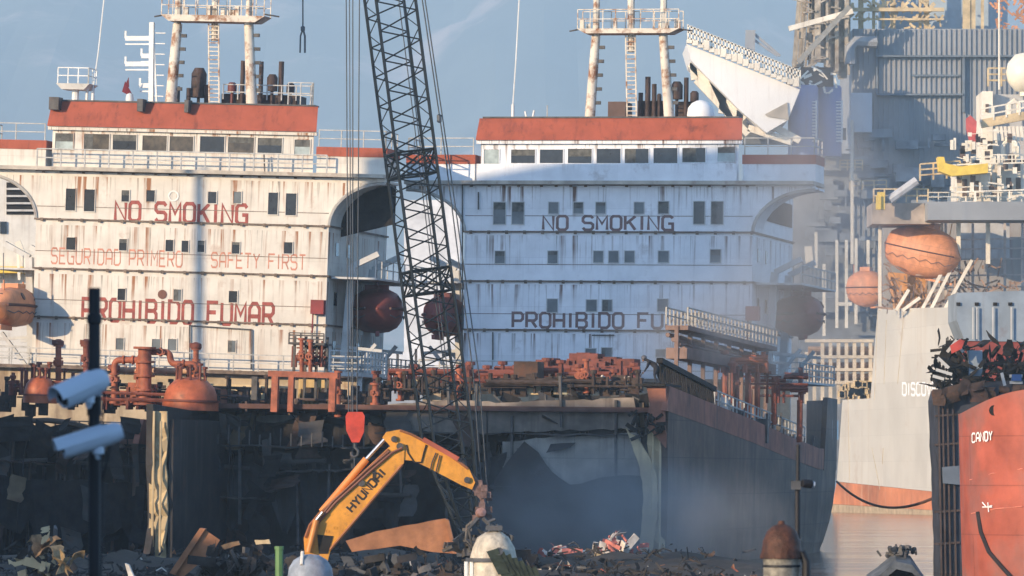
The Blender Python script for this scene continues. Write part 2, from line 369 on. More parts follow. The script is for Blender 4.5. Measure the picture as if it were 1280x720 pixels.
def hz(x, y):
    """height of the beach: flat yard that dips under the water"""
    edge = 262 - max(0, x-6)*3.2
    z = .25 if y < edge else .25-(y-edge)*.06
    for (cx, cy, rx, ry, h) in MOUNDS:
        q = ((x-cx)/rx)**2+((y-cy)/ry)**2
        if q < 4: z += .55*h*math.exp(-q*1.3)*(1+.25*math.sin(x*1.7+y*.9)+.2*math.sin(x*3.1-y*1.3))
    return z
MOUNDS = [(-19,236,10,9,1.7), (-6,244,7,8,1.6), (4,246,9,8,1.0), (-24,214,6,8,1.3), (-14,212,5,8,.8), (0,222,6,7,1.1), (8,246,5,8,.7), (-9,226,6,6,.9), (-9,207,4.5,4.5,-2.4)]
rows = []
ys = [-60,0,60,120,150]+[160+2.5*i for i in range(56)]
xs = [-400,-150,-80,-55]+[-45+1.5*i for i in range(55)]+[60,100]
for y in ys: rows.append([(x, y, hz(x, y)+(random.uniform(-.08,.08) if 160 < y < 290 else 0)) for x in xs])
o = MB().grid(rows).build('ground', GROUND, None, origin=(0,0,0)); kind(o)

from mathutils.noise import noise as mnoise
# mountainside behind the harbour and the air in front of it
rows = []
for j in range(61):
    f = j/60; y = 8000+5000*f; row = []
    for i in range(101):
        x = -1600+32*i; z = 1380*f**.85+f*(260*mnoise(V((x*.0016,f*2.2,3.1)))+150*mnoise(V((x*.004,f*5,7.7)))+60*mnoise(V((x*.011,f*12,1.7))))
        row.append((x, y, z))
    rows.append(row)
HILL = mat('hazy_mountain', (.10,.115,.10), .9, var=.6, vscale=.0016, rust=.5, rustcol=(.72,.52,.44), rscale=.0022)
o = MB().grid(rows).build('mountain', HILL, None, origin=(0,8000,0)); kind(o)
hm = bpy.data.materials.new('air'); hm.use_nodes = True; nt = hm.node_tree; nt.nodes.remove(nt.nodes['Principled BSDF'])
pv = nt.nodes.new('ShaderNodeVolumePrincipled'); pv.inputs['Color'].default_value = (.56,.78,.97,1); pv.inputs['Anisotropy'].default_value = -.28; pv.inputs['Density'].default_value = 1.45e-4
nt.links.new(pv.outputs[0], nt.nodes['Material Output'].inputs['Volume'])
o = MB().box(-1700, 1700, -120, 13300, -9, 1750).build('haze', hm, None, origin=(0,0,-9)); kind(o, 'stuff')
# ------------------------------------------------------------------ the tankers
YAW = R(12)
def frame(px, D, lst):
    return Matrix.Translation(((px-640)*D/F, D, 0)) @ Matrix.Rotation(-YAW, 4, 'Z') @ Matrix.Rotation(R(lst), 4, 'Y')
def local(M, px, py, y=0.0):
    I = M.inverted(); o = I@V((0,0,HC)); d = I.to_3x3()@V(((px-640)/F, 1, (YH-py)/F)); t = (y-o.y)/d.y
    p = o+d*t; return p.x, p.z

WR = random.Random(4); BLIND = mat('dusty_blind', (.10,.10,.09), .8, var=.5, vscale=3)
def window(parent, x0, x1, z0, z1, pane, fr, y=0.0, name='window'):
    f = .045; m = MB()
    m.box(x0-f, x1+f, y-.055, y-.003, z1, z1+f).box(x0-f, x1+f, y-.07, y-.003, z0-f, z0).box(x0-f, x0, y-.055, y-.003, z0, z1).box(x1, x1+f, y-.055, y-.003, z0, z1)
    wd = m.build(name, fr, parent)
    MB().box(x0, x1, y-.015, y-.004, z0, z1).build('pane', pane, wd)
    k = WR.random()
    if k < .28: MB().box(x0+.01, x1-.01, y-.024, y-.016, z0+(z1-z0)*WR.uniform(.45,.8), z1-.01).build('blind', BLIND, wd)
    elif k < .42: MB().box(x0+.01, x0+(x1-x0)*WR.uniform(.3,.6), y-.024, y-.016, z0+.01, z1-.01).build('blind', BLIND, wd)
    return wd

def superstructure(root, M, c):
    NB_ = root
    L = lambda px, py, y=0.0: local(M, px, py, y)
    cx = c['cx']; paint = c['paint']
    hl, hr = L(c['edge'][0], 370)[0], L(c['edge'][1], 370)[0]
    lv = [L(cx, q)[1] for q in c['levels']]; bd = lv[0]
    rl, rr = L(c['roof'][0], c['roof'][2])[0], L(c['roof'][1], c['roof'][2])[0]
    rt, rb = L(cx, c['roof'][2])[1], L(cx, c['roof'][3])[1]
    DEP = 15.0
    house = MB().box(hl, hr, 0, DEP, 6.0, bd-.02).build('superstructure', paint, root)
    led = MB()
    for z in lv:
        led.box(hl-.1, hr+.12, -.13, -.004, z-.05, z+.05); led.box(hr+.004, hr+.13, 0, DEP, z-.05, z+.05)
        x = hl+.4
        while x < hr:
            led.box(x-.09, x+.09, -.16, -.131, z-.14, z+.07); x += random.choice((.9,1.1,1.1,1.4))
    for z in c['seams']:
        zz = L(cx, z)[1]; led.box(hl+.02, hr-.02, -.012, -.003, zz-.02, zz+.02)
    led.build('deck_edge', LEDGE, house)
    MB().box(hl-2.5, hr+2.5, -1.3, -.17, lv[4]-.18, lv[4]-.0).build('front_deck_overhang', LEDGE, root)
    MB().box(hl-2.4, hr+2.4, -.4, -.17, 6.0, lv[4]-.19).build('lower_front', mat('dirty_beige_front',(.42,.34,.23),.75,var=.3,vscale=.7,streak=.8,streakcol=(.16,.10,.06),rust=.3), root)
    mm_ = MB().rail([(hl-2.4,-1.25,lv[4]),(hr+2.4,-1.25,lv[4])], 1.0, 1.5, .03, 2); mm_.build('front_railing', RAIL, root)
    # bridge deck, wings with the curved brackets below them
    B = 12.45
    z1 = bd+.0
    MB().box(-B, B, -.65, 3.6, z1, z1+.22).build('bridge_deck', mat('bridge_deck_edge', (.40,.36,.30), .7, var=.3, rust=.3, rscale=1.2), house)
    for s in (-1, 1):
        e = hr if s > 0 else hl; ax = abs(e); n = 12
        cur = [(s*(ax+(B-ax)*(1-math.cos(t*math.pi/2/n))), lv[1]+(z1-.25-lv[1])*math.sin(t*math.pi/2/n)) for t in range(n+1)]
        poly = [(s*ax+.0*s, z1-.01)]+[(x, z) for x, z in cur]+[(s*B, z1-.01)]
        br = MB().prism(poly, .0, .25); 
        br.prism([(x, z) for x, z in cur]+[(x, z+.14) for x, z in cur[::-1]], .26, 3.6)
        br.build('wing_bracket', paint, house)
        MB().tube([(x*1.0, -.02, z-.05) for x, z in cur], .11, 5).build('bracket_rim', mat('bracket_rim_paint', (.42,.40,.36), .7, rust=.3), house)
        # wing parapet: white below, red band on top
        xa, xb = sorted((s*B, s*(abs(rr if s > 0 else rl)+.05)))
        MB().box(xa, xb, .05, 3.3, z1+.22, z1+1.25).build('wing_parapet', paint, house)
        wg = MB().box(xa-.03, xb+.03, .0, 3.35, z1+1.25, z1+1.80).build('wing_band', ROOF, house)
        MB().rail([(xa+.1, .1, z1+1.8), (xb-.1, .1, z1+1.8)], 1.0, 1.6, .03, 2).rail([(xb-.1 if s > 0 else xa+.1, .1, z1+1.8), (xb-.1 if s > 0 else xa+.1, 3.1, z1+1.8)], 1.0, 1.6, .03, 2).build('wing_railing', RAIL, house)
        if s > 0 and c['rail']: MB().prism([(hr+.02, lv[1]-.5), (B-.1, lv[1]+.35), (B-.1, z1-.3), (hr+.02, z1-.3)], 3.0, 3.2).build('wing_shade_plate', BURNT, house)  # dark plate, shade below the starboard wing painted as its colour
        # dark panel on the house side: shade under the wing put into its colour
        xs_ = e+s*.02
        MB().box(min(xs_, xs_+s*.03), max(xs_, xs_+s*.03), .6, DEP-.6, lv[1]+.9, z1-.5).build('side_shade_panel', BURNT, house)
    # wheelhouse
    wh = MB().hexa([(rl+.25,.35,z1+.221),(rr-.25,.35,z1+.221),(rr-2.6,9,z1+.221),(rl+2.6,9,z1+.221),(rl+.25,.35,rb),(rr-.25,.35,rb),(rr-2.6,9,rb),(rl+2.6,9,rb)]).build('wheelhouse', paint, root)
    zt = rt; m = MB()
    m.hexa([(rl,-.05,rb),(rr,-.05,rb),(rr-2.7,9.4,rb),(rl+2.7,9.4,rb),(rl+.1,.55,zt),(rr-.1,.55,zt),(rr-2.7,9.2,zt),(rl+2.7,9.2,zt)])
    roof = m.build('wheelhouse_roof', ROOF, root)
    MB().box(rl+.3, rr-.3, .5, 1.6, zt+.005, zt+.10).build('roof_edge_debris', STEEL, roof)
    MB().box(rl+.02, rr-.02, .1, .345, rb-.22, rb-.003).build('roof_soffit', paint, roof)
    for (a, b, t0, t1, pn) in c['bridge']:
        x0, z0 = L(a, t1, .35); x1, z2 = L(b, t0, .35)
        window(root, x0, x1, z0, z2, {'d': DGLASS, 'p': PGLASS, 'b': BROWNGL}[pn], paint, .35, 'bridge_window')
    for (a, b, t0, t1, pn) in c['windows']:
        mx_ = (a+b)/2; x0, z0 = L(a, t1); x1, z2 = L(b, t0)
        window(root, x0, x1, z0, z2, {'d': DGLASS, 'p': PGLASS, 'b': BROWNGL, 'g': mat('grey_window', (.12,.14,.15), .3, var=.3)}[pn], GREYW if c['paint'] is WHITE else paint, 0.0, 'window')
    # side windows and doors on the starboard side
    for k, z in enumerate(lv[1:4]):
        for y in (2.2, 5.0, 8.2, 11.5):
            if k == 0 and y > 6: continue
            m = MB().box(hr+.004, hr+.03, y-.35, y+.35, z-1.7, z-.9); m.build('side_window', DGLASS, house)
    if c.get('rail'):
        z = z1+.22; m = MB().rail([(hl+.1,-.58,z), (hr-.1,-.58,z)], 1.05, 1.55, .035, 2); m.build('bridge_railing', RAIL, house)
    else:
        m = MB().box(rl+.2, rr-.2, -.60, -.52, z1+.22, z1+1.22); m.build('bridge_parapet', paint, house)
    for (t, x0, x1, y0, y1, mm, st) in c['text']:
        a = L(x0, y1); b = L(x1, y0); h = b[1]-a[1]
        m = lettering(MB(), t, lambda u, v, d: (a[0]+u, -.002-d, a[1]+v*h), b[0]-a[0], st); m.build('lettering', mm, house)
    return house, dict(hl=hl, hr=hr, lv=lv, bd=bd, rt=rt, rb=rb, rl=rl, rr=rr)

def mast(root, M, c, zt):
    L = lambda px, py, y=4.0: (lambda q: V((q[0], y, q[1])))(local(M, px, py, y))
    par = MB()
    platform_y = c['plat'][2]
    (a, b, py, th) = c['plat']
    p0, p1 = L(a, py), L(b, py); zp = p0.z
    x0, x1 = p0.x, p1.x
    t = th*.048
    m = MB(); m.prism([(x0+.5,zp-t),(x1-.6,zp-t),(x1,zp),(x0,zp)], 3.2, 4.9)
    pf = m.build('mast_platform', MAST, root)
    m = MB()
    pts = [(x0+.05,3.25,zp),(x1-.05,3.25,zp)]; m.rail(pts, 1.15, .75, .025, 2); m.rail([(x0+.05,4.8,zp),(x1-.05,4.8,zp)], 1.15, .9, .025, 2)
    for i in range(9):
        x = random.uniform(x0, x1); m.box(x-.12, x+.12, 3.9, 4.2, zp, zp+random.uniform(.2,.7))
    m.build('platform_railing', MAST, pf)
    for (ba, ta, r) in c['legs']:
        q0, q1 = L(*ba), L(*ta); q0.z = zt
        leg = MB().tube([q0, q0.lerp(q1,.5), q1], r, 10, r1=r*.82).build('mast_leg', MAST, root)
        k = MB()
        for i in range(5):
            p = q0.lerp(q1, .2+.16*i); k.box(p.x+r*.7, p.x+r+.28, p.y-.1, p.y+.1, p.z, p.z+.2)
        k.build('leg_bracket', STEEL, leg)
        MB().tube([q1, q1+V((.02,0,2.6))], r*.62, 8).build('mast_top', MAST, root)
    la, lb = c['ladder']; q0, q1 = L(*la), L(*lb); q0.z = zt
    MB().ladder(q0, q1, c['lw']*.048, 20, .035).build('mast_ladder', MAST, root)
    MB().tube([q1+V((0,.3,-1)), q1+V((-.05,.3,3.5))], .22, 8).build('radar_post', MAST, root)
    m = MB().tube([p0+V((-.6,0,-.1)), p0+V((.2,0,.05))], .05, 5).tube([p1+V((-.2,0,.05)), p1+V((.7,0,-.08))], .05, 5); m.build('yard_arm', STEEL, root)

def shell(rows, t, nz=7, jag=.0, part=(0,1)):
    """ship side: stations of (y, [(x,z) top..bottom]) turned into a solid plate of thickness t (towards the centreline)"""
    pass

def hull(root, M, c):
    """cut-open hull: side plating, sheer strake, deck, bulkhead and wing tanks, all in ship coordinates"""
    YC = c['cut']; zn, zf = c['ztop']
    B = c['B']
    st = [(YC, B, B-.2), (-38, B, B-.2), (-24, B, B-.2), (-10, 12.6, 12.3), (2, 12.55, 11.8), (9, 12.1, 10.8), (15, 11.6, 9.2), (20, 10.5, 7), (25, 8.4, 3.6)]
    def ztop(y): return zn+(zf-zn)*min(1, (y-YC)/(2-YC))
    for s in (1, -1):
        rows = []; rowi = []; ru = []
        for i, (y, bt, bb) in enumerate(st):
            if s < 0 and y < -20: bt += c['port']; bb += c['port']
            zt = ztop(y)-1.25; r = []
            for k in range(8):
                f = k/7; z = zt+(-2.5-zt)*f
                e = f**2.2 if y > 0 else f**3
                x = bt+(bb-bt)*e
                yy = y+(random.uniform(-.7,.5) if i == 0 and c['ragged'] else 0)+(-(f**1.5)*5.5 if i == len(st)-1 else 0)
                if i == 0 and s < 0: yy += c['portcut']
                r.append(V((s*x, yy, z)))
            rows.append(r)
        MB().grid(rows, (-s*.35, 0, 0)).build('side_plating', HULLB if s > 0 else HULL, root)
        up = []
        for (y, bt, bb) in st[:6]:
            if s < 0 and y < -20: bt += c['port']
            up.append([V((s*(bt+.02), y-(.0 if y > YC else .5), ztop(y)-1.25)), V((s*(bt+.02), y+(.35 if y == YC else 0), ztop(y)))])
        MB().grid(up, (-s*.3, 0, 0)).build('sheer_strake', STRAKE, root)
        # raised poop side
        pp = []
        for (y, bt, bb) in ((5.0, 12.35, 0), (9, 12.1, 0), (15, 11.6, 0), (20, 10.5, 0), (25, 8.4, 0)):
            pp.append([V((s*(bt+.05), y, ztop(y)-1.3)), V((s*(bt+.05), y+(1.2 if y == 5 else 0), c['poop']))])
        po = MB().grid(pp, (-s*.3, 0, 0)).build('poop_side', HULLB if s > 0 else HULL, root)
        if s > 0:
            for y in (10.0, 12.0, 15.6):
                MB().hexa([(12.05-(y-9)*.085+.08+dx-.12, yy, zz) for zz in (c['poop']-2.5, c['poop']-1.3) for dx, yy in ((0,y),(.08,y),(.08,y+.8),(0,y+.8))]).build('poop_port', PGLASS, po)
    MB().grid([[V((-k_, y, ztop(y)-1.0)), V((k_, y, ztop(y)-1.0))] for y, k_ in ((YC+1.5,B-.4), (-30,B-.4), (-15,12.1), (0,12.1), (9,11.5), (14,11.0), (20,9.6))], (0,0,-.25)).build('main_deck', mat('rusty_deck', (.12,.06,.045), .8, var=.4), root)
    MB().box(-8.2, 8.2, 24.0, 24.4, -2, ztop(2)).build('transom', HULL, root)
    # transverse bulkhead just behind the cut, with stiffeners and girders
    yb = c['bulk']; zt = ztop(yb)-1.3
    bk = MB().box(-B+.45, B-.45, yb, yb+.3, -2.2, zt).build('bulkhead', c['bmat'], root)
    m = MB(); x = -B+1.2
    while x < B-1: m.box(x-.06, x+.06, yb-.35, yb-.003, -2, zt-.4-random.random()*.6); x += random.choice((.95,.95,1.9))
    m.build('stiffener', mat('sooty_stiffener', (.055,.058,.06), .8, var=.5), bk)
    m = MB()
    for f in c['girders']: m.box(-B+.5, B-.5, yb-1.0, yb-.36, f-.14, f+.14); m.box(-B+.5, B-.5, yb-1.05, yb-1.0, f-.32, f+.32)
    m.build('girder', HULL, bk)
    # wing-tank cut faces: pale flanges standing at each side
    for s in c['wings']:
        YW = YC+(c['portcut'] if s < 0 else 0)
        YW = YC+(c['portcut'] if s < 0 else 0); m = MB(); W_ = B+(c['port'] if s < 0 else 0); xa = s*(W_-.12); xb = s*(W_-1.05)
        n = 14; zs = [(-1.5)+(ztop(YC)-1.6+1.5)*i/n for i in range(n+1)]
        m.grid([[V((xa, YW+.2+random.uniform(-.1,.3), z)), V((xb+s*random.uniform(-.04,.12), YW+.2+random.uniform(-.1,.3), z))] for z in zs], (0,.18,0))
        fl = m.build('wing_tank_flange', BEIGE, root)
        MB().box(min(xb,xb-s*.22), max(xb,xb-s*.22), YW+.5, yb, -2, ztop(YC)-2.0).build('inner_plating', HULL, root)
        m = MB(); m.tube([(s*(W_-.35), YW+.05, -1), (s*(W_-.38), YW+.0, zs[-1])], .07, 5); m.tube([(s*(W_-.75), YW+.05, -1), (s*(W_-.75), YW+.02, zs[-1]-.5)], .06, 5)
        m.build('flange_stiffener', BEIGE, fl)
    return ztop

T1 = frame(213, 330, 2.0)
T1C = dict(cx=225, edge=(42,408), roof=(60,397,129,161), levels=[217,278,340,401,462], seams=[262,318,379], paint=CREAM, rail=True,
  bridge=[(69,92,167,186,'p'),(105,137,168,187,'b'),(141,171,169,187,'d'),(178,209,170,188,'b'),(212,242,171,189,'b'),(250,281,171,190,'d'),(285,318,172,191,'b'),(322,353,173,191,'d'),(368,388,175,193,'p')],
  windows=[(82,95,236,263,'d'),(105,119,237,264,'d'),(335,348,241,268,'d'),(357,371,242,269,'d'),(152,162,238,252,'d'),(183,194,238,252,'d'),(260,271,240,254,'d'),(292,302,240,254,'g'),
           (83,95,297,312,'d'),(149,159,299,313,'d'),(207,217,300,314,'d'),(227,236,301,315,'d'),(247,256,301,315,'d'),(290,300,303,317,'d'),(355,366,303,317,'d'),
           (147,157,361,375,'d'),(217,227,362,376,'g'),(286,297,364,378,'d'),
           (145,155,423,437,'g'),(190,201,424,438,'g'),(210,221,424,438,'g'),(285,295,426,440,'g')],
  text=[('NO SMOKING',144,309,256.5,275.5,REDTXT,1.22),('SEGURIDAD PRIMERO',64,228,314.5,329,PALETXT,.75),('SAFETY FIRST',264,382,319,334,PALETXT,.75),('PROHIBIDO FUMAR',103,342,380.5,399.5,REDTXT,1.22)])
T2 = frame(756, 330, .7)
T2C = dict(cx=760, edge=(580,940), roof=(595,928,147,175), levels=[231,290,352,413,474], seams=[270,331,393], paint=WHITE, rail=False,
  bridge=[(605,624,187,206,'p'),(639,669,187,204,'d'),(675,704,187,204,'d'),(710,740,186,204,'d'),(746,776,186,204,'d'),(781,811,186,204,'d'),(817,847,185,204,'d'),(853,882,185,203,'d'),(897,919,184,202,'p')],
  windows=[(617,632,253,280,'g'),(640,655,253,280,'g'),(867,881,252,280,'d'),(889,904,252,280,'d'),(686,698,253,267,'g'),(717,729,253,267,'g'),(745,757,253,267,'g'),(793,805,253,267,'g'),(823,836,252,267,'d'),
           (619,631,314,329,'g'),(685,697,314,329,'g'),(742,754,314,328,'g'),(761,773,314,328,'g'),(781,793,314,328,'g'),(823,836,314,328,'g'),(888,901,312,328,'g'),
           (684,697,374,390,'g'),(733,746,375,389,'g'),(753,765,375,389,'g'),(822,835,374,389,'g'),
           (732,745,436,446,'g'),(752,765,435,446,'g'),(820,832,437,446,'g')],
  text=[('NO SMOKING',679,841,270.5,287,DARKTXT,1.15),('PROHIBIDO FUMAR',641,880,392.5,409,DARKTXT,1.15)])

ship1 = thing('scrapped_tanker', 'cream tanker with red NO SMOKING and SEGURIDAD PRIMERO lettering, bow cut away', 'ship', T1, 'beached tankers being cut up')
ship2 = thing('scrapped_tanker', 'blue-white shaded tanker with dark NO SMOKING lettering, smoke around its cut hull', 'ship', T2, 'beached tankers being cut up')
h1, d1 = superstructure(ship1, T1, T1C)
h2, d2 = superstructure(ship2, T2, T2C)
mast(ship1, T1, dict(plat=(205,335,19,8), legs=[((213,127),(222,30),.36),((315,131),(311,29),.36)], ladder=((268,128),(267,30)), lw=13), d1['rt'])
mast(ship2, T2, dict(plat=(724,852,37,6), legs=[((737,143),(745,44),.33),((837,144),(829,44),.33)], ladder=((790,142),(788,44)), lw=12), d2['rt'])
ztop1 = hull(ship1, T1, dict(B=11.7, port=0, portcut=0, cut=-48.5, ztop=(7.9,6.6), ragged=True, poop=8.6, bulk=-45, bmat=HULL, girders=[6.0,3.2], wings=(-1,)))
ztop2 = hull(ship2, T2, dict(B=12.9, port=-.8, portcut=-8.0, cut=-50, ztop=(9.3,6.4), ragged=True, poop=9.5, bulk=-44.5, bmat=BULK, girders=[6.55], wings=(-1,1)))

def on(M, px, py, y): 
    x, z = local(M, px, py, y); return V((x, y, z))
# --- stacks and fittings on the wheelhouse roofs
def stacks(root, M, items, zt):
    for it in items:
        k = it[0]
        if k == 'pipe':
            _, px, top, w_, y, m_ = it; p = on(M, px, top, y); MB().tube([(p.x,y,zt), p], w_*.024, 10).build('exhaust_pipe', m_, root)
        elif k == 'box':
            _, a, b, top, y, m_ = it; p, q = on(M, a, top, y), on(M, b, top, y); MB().box(p.x, q.x, y, y+2.2, zt, p.z).build('vent_housing', m_, root)
        elif k == 'drum':
            _, px, t_, b_, w_, y, m_ = it; p, q = on(M, px, t_, y), on(M, px, b_, y); r = w_*.024; h = (p.z-q.z)
            MB().lathe(q, [(0,0),(r,.0),(r,h*.8),(r*.6,h),(0,h)], 12).tube([(q.x,y,zt),(q.x,y,q.z)], .1, 6).build('vent_drum', m_, root)
stacks(ship1, T1, [('drum',248,85,122,20,6.5,STACK),('pipe',236,110,6,6,STACK),('pipe',259,106,7,6.2,STACK),('pipe',223,108,5,6,STEEL),('pipe',304,76,6,7,STACK),('pipe',327,77,6,7,STACK),('pipe',352,77,7,7,STACK),
  ('drum',340,93,114,14,6.8,STACK),('drum',363,104,116,11,7,STACK),('drum',290,103,116,12,6.9,mat('dark_red_drum',(.14,.04,.035),.6)),('box',277,306,117,7.6,STACK),('box',314,372,118,7.5,STACK)], d1['rt'])
p, q = on(T1, 360, 128, 2.0), on(T1, 391, 128, 2.0)
MB().rail([(p.x,2,d1['rt']),(q.x,2,d1['rt'])],1.5,.7,.03,2).rail([(q.x,2,d1['rt']),(q.x-.9,5.0,d1['rt'])],1.5,.7,.03,2).rail([(on(T1,283,1,5).x,5.0,d1['rt']+.6),(q.x-.9,5.0,d1['rt']+.6)],.9,.9,.03,2).build('roof_railing', RAIL, ship1)
stacks(ship2, T2, [('box',760,782,127,7.5,mat('brown_vent',(.10,.065,.055),.7)),('box',797,829,126,7.6,STACK),('box',845,866,127,7.4,STACK),('pipe',810,96,7,7,STACK),('pipe',818,105,6,7.1,STACK),('pipe',801,116,6,7.2,STACK),('pipe',858,97,6,7,STACK),
  ('drum',846,102,124,15,6.8,STACK),('drum',868,114,127,11,7,STACK),('drum',824,117,126,6,7,STACK)], d2['rt'])
q = on(T2, 876, 141, 3.0); q.z = d2['rt']
MB().lathe(q, [(.80,0),(.84,.35),(.78,.75),(.55,1.05),(.25,1.2),(0,1.24)], 20).build('satellite_dome', SNOW, ship2)
# whip antennas and small fittings
def whip(root, M, a, b, y, zt):
    p, q = on(M, *a, y), on(M, *b, y); p.z = zt
    MB().tube([p, p+V((0,0,1.0))], .10, 6).tube([p+V((0,0,1.0)), p.lerp(q,.5), q+(q-p)*.3], .045, 5).build('whip_antenna', MASTW, root)
whip(ship1, T1, (116,125), (130,0), 3, d1['rt']); whip(ship2, T2, (641,146), (649,0), 3, d2['rt'])
p = on(T2, 662, 146, 2.5); p.z = d2['rt']
MB().tube([p+V((-.28,0,.55)), p+V((-.2,0,.2)), p+V((0,0,.1)), p+V((.2,0,.2)), p+V((.28,0,.6))], .07, 6).tube([p, p+V((0,0,.12))], .07, 6).build('horseshoe_bracket', MASTW, ship2)
p = on(T2, 684, 146, 2.5); p.z = d2['rt']; MB().tube([p, p+V((0,0,.9))], .04, 5).build('short_rod', RAIL, ship2)
p, q = on(T1, 75, 105, 3), on(T1, 117, 105, 3)
m = MB().hexa([(p.x+.3,2.3,p.z-.35),(q.x-.4,2.3,p.z-.35),(q.x-.4,3.8,p.z-.35),(p.x+.3,3.8,p.z-.35),(p.x,2.1,p.z),(q.x,2.1,p.z),(q.x,4,p.z),(p.x,4,p.z)])
m.tube([(p.x+1.0,3,d1['rt']),(p.x+1.0,3,p.z)], .22, 8).tube([(p.x+1.7,3,d1['rt']),(p.x+1.75,3,p.z)], .09, 6)
m.rail([(p.x+.1,2.2,p.z),(q.x-.1,2.2,p.z),(q.x-.1,3.9,p.z)], .95, .7, .03, 2); m.build('lookout_platform', MASTW, ship1)
p, q = on(T1, 189, 130, 4), on(T1, 190, 28, 4); p.z = d1['rt']
m = MB().bar(p, q, .28).bar(p+V((.35,0,0)), q+V((.1,0,-.3)), .10)
for py, a in ((48,157),(80,157),(107,175),(70,177)):
    c_ = on(T1, a, py, 4); e = on(T1, 190, py, 4); m.bar(c_, e, .16, .28); m.bar(c_, c_+V((0,0,.45)), .12); m.bar(c_+V((0,0,-.35)), e+V((0,0,-.35)), .09)
for i in range(7): z = p.z+(q.z-p.z)*(i+1)/8; m.bar((p.x,4,z), (p.x+.75,4,z), .06)
m.build('aerial_rack', MASTW, ship1)
p = on(T1, 158, 126, 3); p.z = d1['rt']
MB().grid([[p+V((-.1,.1*math.sin(i),.75+.0*i)), p+V((-.2+.03*i,.1,1.1)), p+V((.1,.05*i,1.7-.2*i))] for i in range(4)]).grid([[p+V((-.3+.2*i,0,.8-.1*i)), p+V((-.15+.15*i,.1,1.45-.25*i))] for i in range(4)], (0,.02,0)).build('tattered_flag', FLAG, ship1)
MB().lathe(p+V((.2,0,0)), [(.22,0),(.26,.4),(.2,.65),(0,.75)], 10).build('compass_cover', MASTW, ship1)
# brackets standing on the roof edges
for (a, b) in ((66,78),(176,183),(235,240)):
    p, q = on(T1, a, 127, .6), on(T1, b, 127, .6); MB().box(p.x, q.x, -.2, .7, d1['rt']-.55, d1['rt']+.2).build('roof_bracket', STEEL, ship1)
# round emblem on the front of ship one, small round brown cover, funnel red boxes
def disc(root, M, px, py, r, mt, name, ring=False):
    x, z = local(M, px, py); m = MB()
    pr = [(r*.72,0),(r,0),(r,.03),(r*.72,.03),(r*.72,0)] if ring else [(0,.03),(r,.03),(r,0)]
    m.lathe((x,-.008,z), pr, 14, (0,-1,0)).build(name, mt, root)
disc(h1, T1, 217, 245, .34, MASTW, 'porthole_ring', True); disc(h1, T1, 203, 368, .28, mat('brown_cover',(.16,.07,.05),.7), 'porthole_cover')
for ship, h, M, px, py in ((ship1,h1,T1,399,384),(ship2,h2,T2,942,392)):
    x, z = local(M, px, py); MB().box(x-.4, x+.4, -.55, -.01, z-.42, z+.42).tube([(x-.3,-.3,z-.42),(x-.3,-.3,z-1.6)], .05, 5).build('fire_box', mat('dark_red_box',(.22,.03,.03),.6), h)
# cable runs and pipes down the bridge fronts
for h, M, runs in ((h1,T1,[((237,406),(237,470)),((314,412),(314,462)),((237,407),(314,412)),((246,215),(250,213)),((330,193),(331,216))]), (h2,T2,[((616,415),(616,450)),((740,419),(768,419)),((598,240),(598,262)),((578,228),(578,470))])):
    m = MB()
    for a, b in runs:
        p, q = on(M, *a, -.12), on(M, *b, -.12); m.bar(p, q, .07)
    m.build('conduit', STEEL, h)

